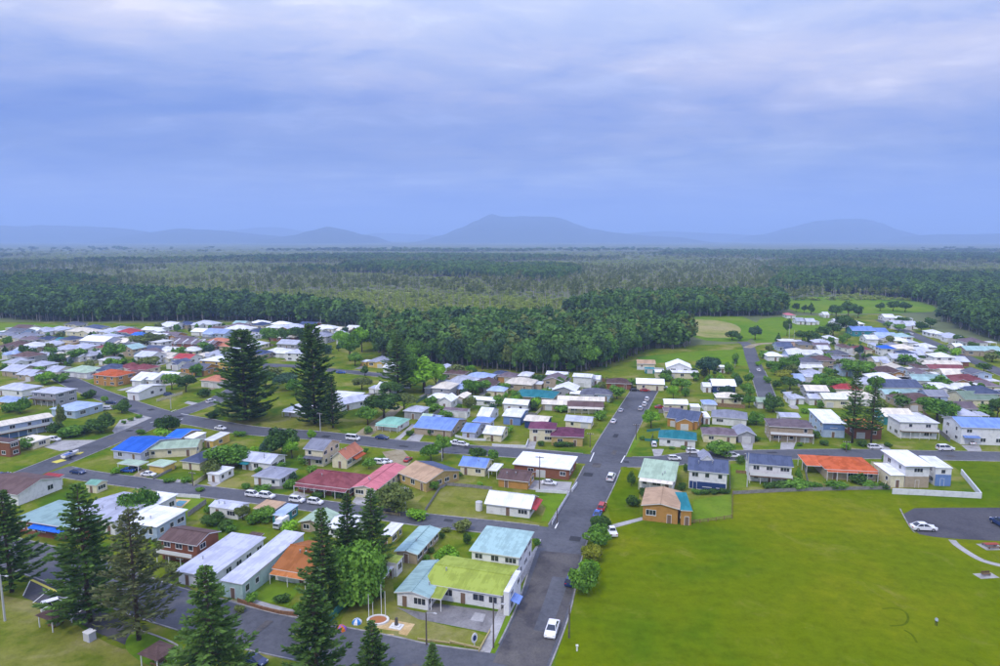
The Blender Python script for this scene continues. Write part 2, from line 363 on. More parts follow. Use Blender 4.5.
# parking bays by the pines
sheet('parking_bay', [(23,597),(34,574),(64,592),(100,610),(140,628),(128,646),(96,632),(60,612)], .045, G_CARPARK)
for a, b in (((23,596),(33,575)), ((33,603),(50,589)), ((52,612),(68,597)), ((70,621),(86,606))): ribbon('bay_line', gl([a, b]), .16, .052, M_LINE, 1)
ribbon('bay_kerb', gl([(26,578),(34,581.5),(50,589),(64,595)]), .5, .12, M_YEL, 3)
sheet('car_park', smooth_poly([(899,508.5),(960,507.5),(1100,508),(1100,545),(1000,541),(940,538),(913,533)], 1), .045, G_CARPARK)
ribbon('car_park_edge', gl([(900,509),(904,517),(911,529),(915,533)]), .3, .14, M_KERB)
ribbon('footpath', gl([(952,540),(958,546),(975,557),(990,563),(1015,568),(1060,573)]), 1.5, .05, G_CONC)
ribbon('footpath', gl([(483,657),(494,632),(507,602),(523,573),(541,545),(544,539)]), 1.7, .046, G_CONC)
ribbon('footpath', gl([(485,657),(440,648),(400,641),(360,633)]), 1.3, .055, G_DIRT)
sheet('verge', smooth_poly([(487,657),(500,630),(513,603),(528,575),(545,549),(549,552),(534,578),(521,604),(508,640),(496,656)], 1), .044, G_VIVID)
sheet('kerbed_island', smooth_poly([(122,647),(133,629),(148,633),(178,646),(184,660),(170,674),(140,662)], 2), .055, G_VIVID)
ribbon('island_kerb', gl([(133,629),(150,634),(176,645),(184,657),(178,670)]), .35, .13, M_KERB)
ribbon('verge_path', gl([(150,585),(175,591),(205,600),(240,606)]), 3.0, .044, G_DIRT)
ribbon('verge_path', gl([(320,626),(345,634),(372,640)]), 2.5, .047, G_DIRT)
ribbon('verge_path', gl([(240,603),(275,613),(315,622)]), 4.0, .045, G_CONC)
for nm, pts, m in (
    ('forecourt', [(396,607),(426,613),(434,603),(501,612),(490,633),(418,619)], G_OLDC),
    ('concrete_apron', [(426,613),(500,626),(496,633),(419,619)], G_CONC),
    ('concrete_apron', [(475,612.5),(486,614),(483,622),(470,620)], G_CONC),
    ('memorial_paving', [(377,626),(387,619),(415,624),(407,635.5),(399,634),(399,631),(388,630),(377,628)], G_PAVE),
    ('memorial_step', [(388,634),(394,634),(392,640),(387,639)], G_PAVE),
    ('driveway', [(606,526),(642,517),(643,520),(610,529)], G_CONC),
    ('forecourt', [(528,489),(534,480),(572,482),(569,493),(541,491)], G_CONC),
    ('driveway', [(781,442),(796,442),(793,450.3),(780,450.3)], G_CONC), ('driveway', [(739,438),(754,437),(752,450.5),(744,450.5)], G_CONC),
    ('driveway', [(961,445),(979,445),(982,451),(968,451)], G_CONC), ('driveway', [(872,444),(884,444),(892,450),(878,450)], G_CONC),
    ('driveway', [(405,441.5),(417,430),(427,430),(419,442)], G_CONC), ('driveway', [(393,440),(401,434),(412,424),(416,425),(399,441)], G_CONC),
    ('driveway', [(652,449),(664,449),(661,456),(654,456)], G_CONC), ('driveway', [(527,441),(537,441),(534,450.5),(526,450.5)], G_CONC),
    ('driveway', [(128,479),(142,469),(152,470),(144,480)], G_DIRT), ('driveway', [(352,502),(362,488),(374,489),(366,508)], G_CONC),
    ('dirt_drive', [(352,436),(372,422),(398,405),(404,407),(385,424),(370,437)], G_DIRT),
    ('dirt_yard', [(382,452),(402,449),(412,460),(404,470),(392,466)], G_DIRT), ('dirt_yard', [(516,384),(530,378),(536,381),(522,388)], G_DIRT),
    ('concrete_yard', [(44,447),(60,440),(104,440),(98,446),(60,451)], G_CONC), ('gravel_garden', [(112,431),(120,420),(145,415.5),(153,417.5),(140,425),(118,436)], G_CONC),
    ('driveway', [(188,401),(203,404),(199,407),(184,403)], G_CONC), ('driveway', [(207,483),(216,478),(224,481),(214,487)], G_CONC),
    ('driveway', [(170,600),(186,586),(200,594),(190,607)], G_OLD), ('path_strip', [(319,588),(304,612),(299,611),(314,587)], G_OLD),
    ('patio', [(286,497),(296,491),(310,495),(300,499)], G_CONC), ('pool_deck', [(168,506),(176,499),(191,499.5),(182,508)], G_PAVE),
    ('driveway', [(856,353),(865,353),(870,366),(861,368)], G_OLD), ('driveway', [(170,490),(177,479),(181,480),(176,491)], G_CONC),
    ):
    sheet(nm, pts, .042+random.random()*.003, m)

M_TYREMARK = ground_mat('dark_turf', ((.070,.105,.002), (.085,.120,.002), (.10,.13,.003)), (.2, 1.0), .98, .0)
ribbon('turf_mark', gl([(882,609),(896,608.5),(906,613),(908,620),(903,625),(890,626)]), .4, .036, M_TYREMARK)
ribbon('turf_mark', gl([(904,630),(912,635),(917,643)]), .4, .036, M_TYREMARK)
ribbon('turf_mark', gl([(966,660),(974,664),(980,672)]), .4, .036, M_TYREMARK)
# ------------------------------------------------------------------ distant hills
def hill_mat():
    return ground_mat('hill_forest', ((.030,.045,.020), (.045,.062,.026), (.06,.075,.035)), (.004, .02))
M_HILL = hill_mat()
def hill(dist, prof, thick):
    xs = []; n = 70
    x0, x1 = prof[0][0], prof[-1][0]
    v, f = [], []; m = 17
    for i in range(n+1):
        x = x0+(x1-x0)*i/n
        for (a, ya), (b, yb) in zip(prof, prof[1:]):
            if a <= x <= b:
                t = (x-a)/(b-a); t = t*t*(3-2*t)*.5+t*.5; y = ya+(yb-ya)*t; break
        e = min(1, min(x-x0, x1-x)/max(1, (x1-x0)*.08))
        top = max(0, (238.6-y)/FPX*dist+CAMH*e)
        for j in range(m):
            u = j/(m-1)*2-1
            d = dist+thick*u*1.0
            k = math.cos(u*math.pi/2)**1.3
            X = (x-500)/FPX*dist
            nz = mnoise.noise(Vector((X*.0016, d*.0016, dist)))*.22+mnoise.noise(Vector((X*.005, d*.005, 3)))*.09
            v.append((X+u*60, d, max(-2, top*k*(1+nz*(1-k*.55))-3)))
    for i in range(n):
        for j in range(m-1):
            a = i*m+j; f.append((a, a+m, a+m+1, a+1))
    return structure(ob('hill', mesh('hill', v, f, [M_HILL], None, True)))
hill(10772, [(420,238.5),(445,235.5),(462,228.5),(478,220),(487,215.2),(492,215.0),(500,217.4),(512,218.6),(530,217.8),(548,218.6),(560,220.5),(575,225),(590,229.5),(615,233.5),(650,236.5),(700,238.5)], 1500)
hill(11906, [(735,238.5),(765,234),(790,228.5),(815,221.5),(840,219),(862,220.5),(880,228),(905,235),(930,238.5)], 1300)
hill(9297, [(275,238.5),(300,235),(318,231),(332,227.5),(345,230),(362,235),(385,238.5)], 900)
hill(9979, [(120,238.5),(155,233),(185,228.5),(205,230),(235,232.5),(262,235),(300,238.5)], 1000)
hill(10886, [(-120,233),(-60,229),(0,226.5),(45,226),(90,227),(130,230),(165,234),(190,238.5)], 1200)
hill(15308, [(200,238.5),(235,230),(280,228),(310,232),(350,238.5)], 900)
hill(14174, [(590,238.5),(630,233.5),(665,232),(700,233.5),(740,235),(790,238.5)], 900)
hill(15876, [(330,238.5),(380,234),(420,235),(470,238.5)], 900)
hill(10205, [(880,238.5),(930,235),(1000,234),(1080,233),(1160,238.5)], 900)

# ------------------------------------------------------------------ vegetation
def leaf_mat(name, dark, light, trans=.0):
    m = bpy.data.materials.new(name); m.use_nodes = True; t = m.node_tree; L = t.links.new
    b = t.nodes['Principled BSDF']; b.inputs['Roughness'].default_value = .75; b.inputs['Specular IOR Level'].default_value = .06
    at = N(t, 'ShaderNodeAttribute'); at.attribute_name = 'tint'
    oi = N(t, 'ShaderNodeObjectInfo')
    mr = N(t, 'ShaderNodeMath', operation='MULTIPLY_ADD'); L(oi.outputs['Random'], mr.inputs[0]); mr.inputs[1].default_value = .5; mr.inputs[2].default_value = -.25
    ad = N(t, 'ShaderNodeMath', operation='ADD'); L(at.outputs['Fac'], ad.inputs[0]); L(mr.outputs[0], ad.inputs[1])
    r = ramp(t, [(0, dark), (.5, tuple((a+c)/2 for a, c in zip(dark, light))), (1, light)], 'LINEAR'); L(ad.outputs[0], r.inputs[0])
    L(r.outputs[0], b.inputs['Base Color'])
    tr = N(t, 'ShaderNodeBsdfTranslucent'); L(r.outputs[0], tr.inputs['Color'])
    mxs = N(t, 'ShaderNodeMixShader'); mxs.inputs[0].default_value = .16
    o = t.nodes['Material Output']; L(b.outputs[0], mxs.inputs[1]); L(tr.outputs[0], mxs.inputs[2]); L(mxs.outputs[0], o.inputs['Surface'])
    MATS[name] = m
    return m
LEAF = {  # dark ends deepened, putting some crown shade into the leaf colours
 'dark':  leaf_mat('leaf_dark',  (0.034,0.079,0.020), (0.114,0.218,0.041)),
 'mid':   leaf_mat('leaf_mid',   (0.060,0.161,0.021), (0.201,0.383,0.049)),
 'bright':leaf_mat('leaf_bright',(0.100,0.247,0.016), (0.296,0.554,0.043)),
 'olive': leaf_mat('leaf_olive', (0.100,0.145,0.033), (0.254,0.299,0.081)),
 'yellow':leaf_mat('leaf_yellow',(0.173,0.206,0.017), (0.380,0.396,0.049)),
 'blue':  leaf_mat('leaf_blue',  (0.033,0.083,0.046), (0.099,0.181,0.099)),
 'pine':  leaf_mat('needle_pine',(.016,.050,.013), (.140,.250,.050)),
 'pine2': leaf_mat('needle_thin',(0.074,0.102,0.036), (0.190,0.206,0.083)),
 'forest':leaf_mat('leaf_forest',(0.044,0.103,0.026), (0.152,0.283,0.060)),
 'forest2':leaf_mat('leaf_forest_blue',(0.035,0.080,0.035), (0.103,0.182,0.066)),
 'heath': leaf_mat('leaf_heath', (.175,.235,.030), (.36,.43,.075)),
}
BARK = mat('bark_brown', (.13,.095,.07), .9, 'noise', (.07,.05,.04), 2.0)
BARKP = mat('bark_pale', (.42,.39,.38), .9, 'noise', (.28,.25,.24), 1.5)
def leaf_mesh(name, C, Nn, S, T, m):
    """C centres, Nn normals, S sizes, T tint: one quad each"""
    n = len(C); rng = np.random.default_rng(n)
    r = rng.normal(size=(n, 3)); a = np.cross(Nn, r); a /= np.linalg.norm(a, axis=1)[:, None]+1e-9
    b = np.cross(Nn, a); b /= np.linalg.norm(b, axis=1)[:, None]+1e-9
    s = S[:, None]
    V = np.stack([C-a*s-b*s*.55, C+a*s*.2-b*s*.75, C+a*s+b*s*.5, C-a*s*.3+b*s*.8], 1).reshape(-1, 3)
    me = bpy.data.meshes.new(name)
    me.vertices.add(4*n); me.vertices.foreach_set('co', V.astype(np.float32).ravel())
    me.loops.add(4*n); me.loops.foreach_set('vertex_index', np.arange(4*n, dtype=np.int32))
    me.polygons.add(n); me.polygons.foreach_set('loop_start', np.arange(0, 4*n, 4, dtype=np.int32)); me.polygons.foreach_set('loop_total', np.full(n, 4, np.int32))
    at = me.attributes.new('tint', 'FLOAT', 'FACE'); at.data.foreach_set('value', T.astype(np.float32))
    me.materials.append(m); me.update(); me.validate()
    return me
def crown_points(seed, rx, rz, zc, lobes, per, lsize, open_=.0, lobe_r=.48, flat=0.0):
    rng = np.random.default_rng(seed); C, Nn, S, T = [], [], [], []
    cs = []
    for i in range(lobes):
        for _ in range(30):
            d = rng.normal(size=3); d /= np.linalg.norm(d)
            r = rng.uniform(.35, .78)
            c = np.array([d[0]*rx*r, d[1]*rx*r, zc+d[2]*rz*r])
            if d[2] > -.75: break
        cs.append(c)
        lr = lobe_r*rng.uniform(.7, 1.25)
        n = int(per*rng.uniform(.75, 1.25))
        d = rng.normal(size=(n, 3)); d /= np.linalg.norm(d, axis=1)[:, None]
        d[:, 2] = np.where(d[:, 2] < -.2, d[:, 2]*.6, d[:, 2])
        rad = rng.uniform(.55, 1.08, n)**.6
        sc = np.array([rx*lr, rx*lr, rz*lr*(1-flat)])
        C.append(c+d*rad[:, None]*sc)
        nn = d+rng.normal(scale=.55, size=(n, 3)); nn /= np.linalg.norm(nn, axis=1)[:, None]; Nn.append(nn)
        S.append(lsize*rng.uniform(.6, 1.3, n)); T.append(np.clip(rng.uniform(.25, .75)+rng.normal(scale=.17, size=n), 0, 1))
    return np.concatenate(C), np.concatenate(Nn), np.concatenate(S), np.concatenate(T), cs
def trunk_mesh(name, seed, h, r, limbs, m, lean=.04):
    rng = random.Random(seed); b = MB()
    lx, ly = rng.uniform(-lean, lean)*h, rng.uniform(-lean, lean)*h
    b.tube([(0,0,-.2),(lx*.3,ly*.3,h*.35),(lx,ly,h)], [r, r*.75, r*.35], 7)
    for c in limbs:
        z0 = h*rng.uniform(.45, .9); k = z0/h
        p0 = (lx*k, ly*k, z0); p2 = tuple(c); p1 = ((p0[0]+p2[0])/2, (p0[1]+p2[1])/2, (p0[2]*.55+p2[2]*.45))
        b.tube([p0, p1, p2], [r*.42, r*.28, r*.1], 5)
    return b.mesh(name, [m], True)
# prototypes are 8 m tall with a 6-8 m wide crown; scale per copy
PROTO = {}
def proto(kind, leaf, hi, seed):
    key = (kind, leaf, hi, seed)
    if key in PROTO: return PROTO[key]
    q = 1.0 if hi else .34; ls = 1.0 if hi else 1.6
    if kind == 'round':  a = dict(rx=3.6, rz=2.9, zc=4.9, lobes=17, per=int(190*q), lsize=.30*ls); th, tr, bk = 4.4, .28, BARK
    elif kind == 'spread': a = dict(rx=4.6, rz=2.1, zc=5.6, lobes=18, per=int(165*q), lsize=.30*ls, lobe_r=.42); th, tr, bk = 4.6, .30, BARK
    elif kind == 'tall':  a = dict(rx=2.5, rz=3.6, zc=4.4, lobes=19, per=int(130*q), lsize=.30*ls, lobe_r=.40); th, tr, bk = 6.0, .22, BARKP
    elif kind == 'bush':  a = dict(rx=4.3, rz=3.7, zc=3.7, lobes=17, per=int(190*q), lsize=.34*ls); th, tr, bk = 3.6, .3, BARK
    elif kind == 'cone':  a = dict(rx=2.4, rz=3.7, zc=4.1, lobes=14, per=int(150*q), lsize=.28*ls, lobe_r=.40); th, tr, bk = 6.4, .22, BARK
    C, Nn, S, T, cs = crown_points(seed*17+3, **a)
    if kind == 'cone':
        k = np.clip(1.25-(C[:, 2]/8.2), .12, 1.1); C[:, 0] *= k; C[:, 1] *= k
    PROTO[key] = (trunk_mesh('trunk', seed, th, tr, cs[:8], bk), leaf_mesh('crown', C, Nn, S, T, LEAF[leaf]))
    return PROTO[key]
def willow_proto():
    rng = np.random.default_rng(5); C, Nn, S, T, cs = crown_points(91, rx=3.9, rz=2.7, zc=5.0, lobes=20, per=150, lsize=.26)
    n = 2600; th = rng.uniform(0, 2*np.pi, n); r = 3.1*np.sqrt(rng.uniform(.2, 1.35, n)); z = rng.uniform(1.2, 5.4, n)
    strand = np.round(th*9)/9
    C2 = np.stack([r*np.cos(strand+rng.normal(scale=.02, size=n)), r*np.sin(strand+rng.normal(scale=.02, size=n)), z], 1)
    N2 = np.stack([np.cos(strand), np.sin(strand), np.full(n, .35)], 1)+rng.normal(scale=.35, size=(n, 3)); N2 /= np.linalg.norm(N2, axis=1)[:, None]
    return trunk_mesh('trunk', 5, 4.6, .35, cs[:8], BARK), leaf_mesh('crown', np.concatenate([C, C2]), np.concatenate([Nn, N2]), np.concatenate([S, np.full(n, .24)]), np.concatenate([T, np.clip(.5+.5*np.sin(strand*13)*.6+rng.normal(scale=.12, size=n), 0, 1)]), LEAF['mid'])
def pine_proto(seed, H=24.0, R=4.6, dens=1.0, leaf='pine', bare=.10, droop=.12, gap=.62, full=.80):
    """Norfolk Island pine: a straight mast with whorls of flat, feathered boughs"""
    rng = np.random.default_rng(seed); C = []; A = []; B = []; T = []
    b = MB(); b.tube([(0,0,-.3),(0.05,0,H*.5),(0,.05,H*.985)], [.36*H/24, .22*H/24, .03], 8)
    z = H*bare
    while z < H*.975:
        k = z/H
        prof = (1-k)**full*(1.0 if k > .28 else .70+.30*k/.28)
        Lb = R*1.38*prof*rng.uniform(.86, 1.12)+.25
        nb = int(rng.integers(5, 8)); a0 = rng.uniform(0, 6.28)
        for i in range(nb):
            th = a0+2*np.pi*i/nb+rng.normal(scale=.10); L = Lb*rng.uniform(.75, 1.12)
            d = np.array([np.cos(th), np.sin(th), 0.0]); up = rng.uniform(.02, .20)+.35*max(0, k-.7); dr = droop*rng.uniform(.5, 1.5)*(1-k)
            side = np.array([-d[1], d[0], 0]); tb = rng.uniform(.25, .75)
            def at(s): return d*(L*s)+np.array([0, 0, z+L*(up*s-dr*np.sin(s*np.pi)*.9+.10*s*s)])
            if L > .8: b.tube([tuple(at(0)), tuple(at(.5)), tuple(at(1))], [.055*H/24, .035*H/24, .012], 4, 0, False)
            m_ = max(3, int(L/.30*dens))
            for j in range(m_):
                s = .16+.84*(j+rng.uniform(0, .9))/m_
                p = at(min(s, 1.0)); ll = (.35+.26*L*(1-.75*s))*rng.uniform(.7, 1.2); ll = min(ll*1.25, 1.6)
                for sg in (-1, 1, 0):
                    if sg == 0 and rng.random() > .55: continue
                    v = d*rng.uniform(.55, .9)+side*sg*rng.uniform(.6, 1.0)+np.array([0, 0, rng.uniform(.05, .45)])
                    v /= np.linalg.norm(v); C.append(p+v*ll*.5); A.append(v*ll*.5)
                    wv = np.cross(v, rng.normal(size=3)); wv /= np.linalg.norm(wv); B.append(wv*(.17+.04*rng.random())*H/24*1.1)
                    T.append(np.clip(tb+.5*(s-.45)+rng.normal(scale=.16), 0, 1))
        z += gap*H/24*(1.35-.75*k)*rng.uniform(.8, 1.25)
    C, A, B, T = map(np.array, (C, A, B, T)); n = len(C)
    V = np.stack([C-A, C+B-A*.1, C+A, C-B-A*.1], 1).reshape(-1, 3)
    me = bpy.data.meshes.new('boughs'); me.vertices.add(4*n); me.vertices.foreach_set('co', V.astype(np.float32).ravel())
    me.loops.add(4*n); me.loops.foreach_set('vertex_index', np.arange(4*n, dtype=np.int32)); me.polygons.add(n)
    me.polygons.foreach_set('loop_start', np.arange(0, 4*n, 4, dtype=np.int32)); me.polygons.foreach_set('loop_total', np.full(n, 4, np.int32))
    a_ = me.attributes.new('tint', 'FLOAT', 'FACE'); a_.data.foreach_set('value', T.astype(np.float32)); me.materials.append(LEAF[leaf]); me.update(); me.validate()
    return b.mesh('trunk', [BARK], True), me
def plant(name, pr, loc, scale, rz, label, cat, group, auto, crown='crown'):
    r = ob(name, None, None, loc, rz, scale)
    ob('trunk', pr[0], r); ob(crown, pr[1], r)
    return tag(r, label, cat, group, auto)

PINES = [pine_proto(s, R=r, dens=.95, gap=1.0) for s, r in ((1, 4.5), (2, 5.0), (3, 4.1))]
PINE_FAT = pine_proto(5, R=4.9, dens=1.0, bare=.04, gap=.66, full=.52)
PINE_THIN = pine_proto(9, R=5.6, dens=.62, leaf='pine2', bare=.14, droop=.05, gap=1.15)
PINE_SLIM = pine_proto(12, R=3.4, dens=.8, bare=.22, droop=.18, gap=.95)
def pine(x, yb, yt, pr, label, wid=1.0):
    """base row yb, tip row yt (photo)"""
    p = G(x, yb)
    # height of the tip: where the vertical through the base crosses the ray of row yt
    b_ = (yt-333.0)/FPX; fy, fz = CP-b_*SP, -SP-b_*CP
    h = CAMH+fz/fy*p.y
    s = h/24.0
    return plant('norfolk_pine', pr, p, (s*wid, s*wid, s), random.uniform(0, 6.28), label, 'tree', 'tall norfolk pines', None, 'boughs')
pine(12, 592, 489, PINES[1], 'tall dark pine at the picture edge beside the lamp post and parking bays', 1.3)
pine(90, 622, 482, PINES[0], 'big dark pine between the picnic shelter and the lavender roofed shops', 1.2)
pine(139, 640, 506, PINE_THIN, 'thin sparse pine with bare grey trunk on the kerbed grass island', 1.12)
pine(214, 706, 564, PINES[2], 'pine on the front street verge before the long twin white roofs', 1.35)
pine(318, 712, 583, PINES[1], 'broad pine on the front street verge before the orange roofed cottage', 1.25)
pine(325, 612, 506, PINES[2], 'tall pine in the garden between the orange roof and the willow', 1.05)
pine(349, 572, 492, PINES[2], 'slimmer of the two pines standing close behind the weeping willow', 1.12)
pine(373, 574, 488, PINES[0], 'wider dark pine standing close behind the weeping willow', 1.12)
pine(374, 710, 620, PINES[0], 'small pine on the verge in front of the tan memorial paving', 1.15)
pine(433, 690, 642, PINES[2], 'young pine at the bottom edge beside the dark street pole', 1.35)
pine(246, 420, 328, PINE_FAT, 'largest dark pine beside the cross street, leftmost of the middle pines', 1.25)
pine(315, 424, 322, PINE_FAT, 'tall pine behind the white hip roofed house in mid picture', .82)
pine(333, 428, 374, PINES[2], 'shorter pine at the right foot of the tall middle pine', 1.15)
pine(398, 393, 329, PINES[0], 'dark pine standing against the forest beside the bright green tree', 1.3)
pine(852, 443, 366, PINE_SLIM, 'slim see-through pine before the broken orange roof, left of the pair', 1.0)
pine(871, 443, 377, PINE_SLIM, 'slim see-through pine before the broken orange roof, right of the pair', .95)

HOUSE_FOOT = []                                          # (x, y, half diagonal) of houses, filled below
KINDW = {'round': 7.6, 'spread': 9.4, 'tall': 5.0, 'bush': 8.8, 'cone': 4.6}
SHADE = {'dark': 'dark green', 'mid': 'green', 'bright': 'bright green', 'olive': 'olive', 'yellow': 'yellow green', 'blue': 'bluish green', 'pine': 'dark'}
KWORD = {'round': 'round tree', 'spread': 'spreading tree', 'tall': 'tall slender tree', 'bush': 'bushy tree', 'cone': 'cone shaped tree'}
TREES = []
def tree(x, yb, wpx, hpx, kind, leaf, label=None, name=None, z=0.0):
    p = G(x, yb); k = mpp(yb)
    s = wpx*k/KINDW[kind]; sz = hpx*k/8.0*1.02
    sz = min(max(sz, (.36 if kind == 'bush' else .55)*s), 2.0*s)
    pr = proto(kind, leaf, hpx > 13, (int(x)*7+int(yb)) % 2+1)
    r = ob(name or 'garden_tree', None, None, p, random.uniform(0, 6.28), (s, s, sz))
    ob('trunk', pr[0], r); ob('crown', pr[1], r)
    small = hpx*k < 3.0
    word = KWORD[kind].replace('tree', 'shrub') if small else KWORD[kind]
    if small: r.name = 'garden_shrub'
    TREES.append((r, label or (SHADE[leaf]+' '+word), label is None, x, yb, p, 'shrub' if small else 'tree'))
    return r
T = tree
wp = willow_proto(); p = G(357, 601); r = ob('weeping_willow', None, None, p, .4, (1.42, 1.42, 1.42)); ob('trunk', wp[0], r); ob('crown', wp[1], r)
tag(r, 'bright green weeping willow hanging beside the lean-to shed', 'tree')
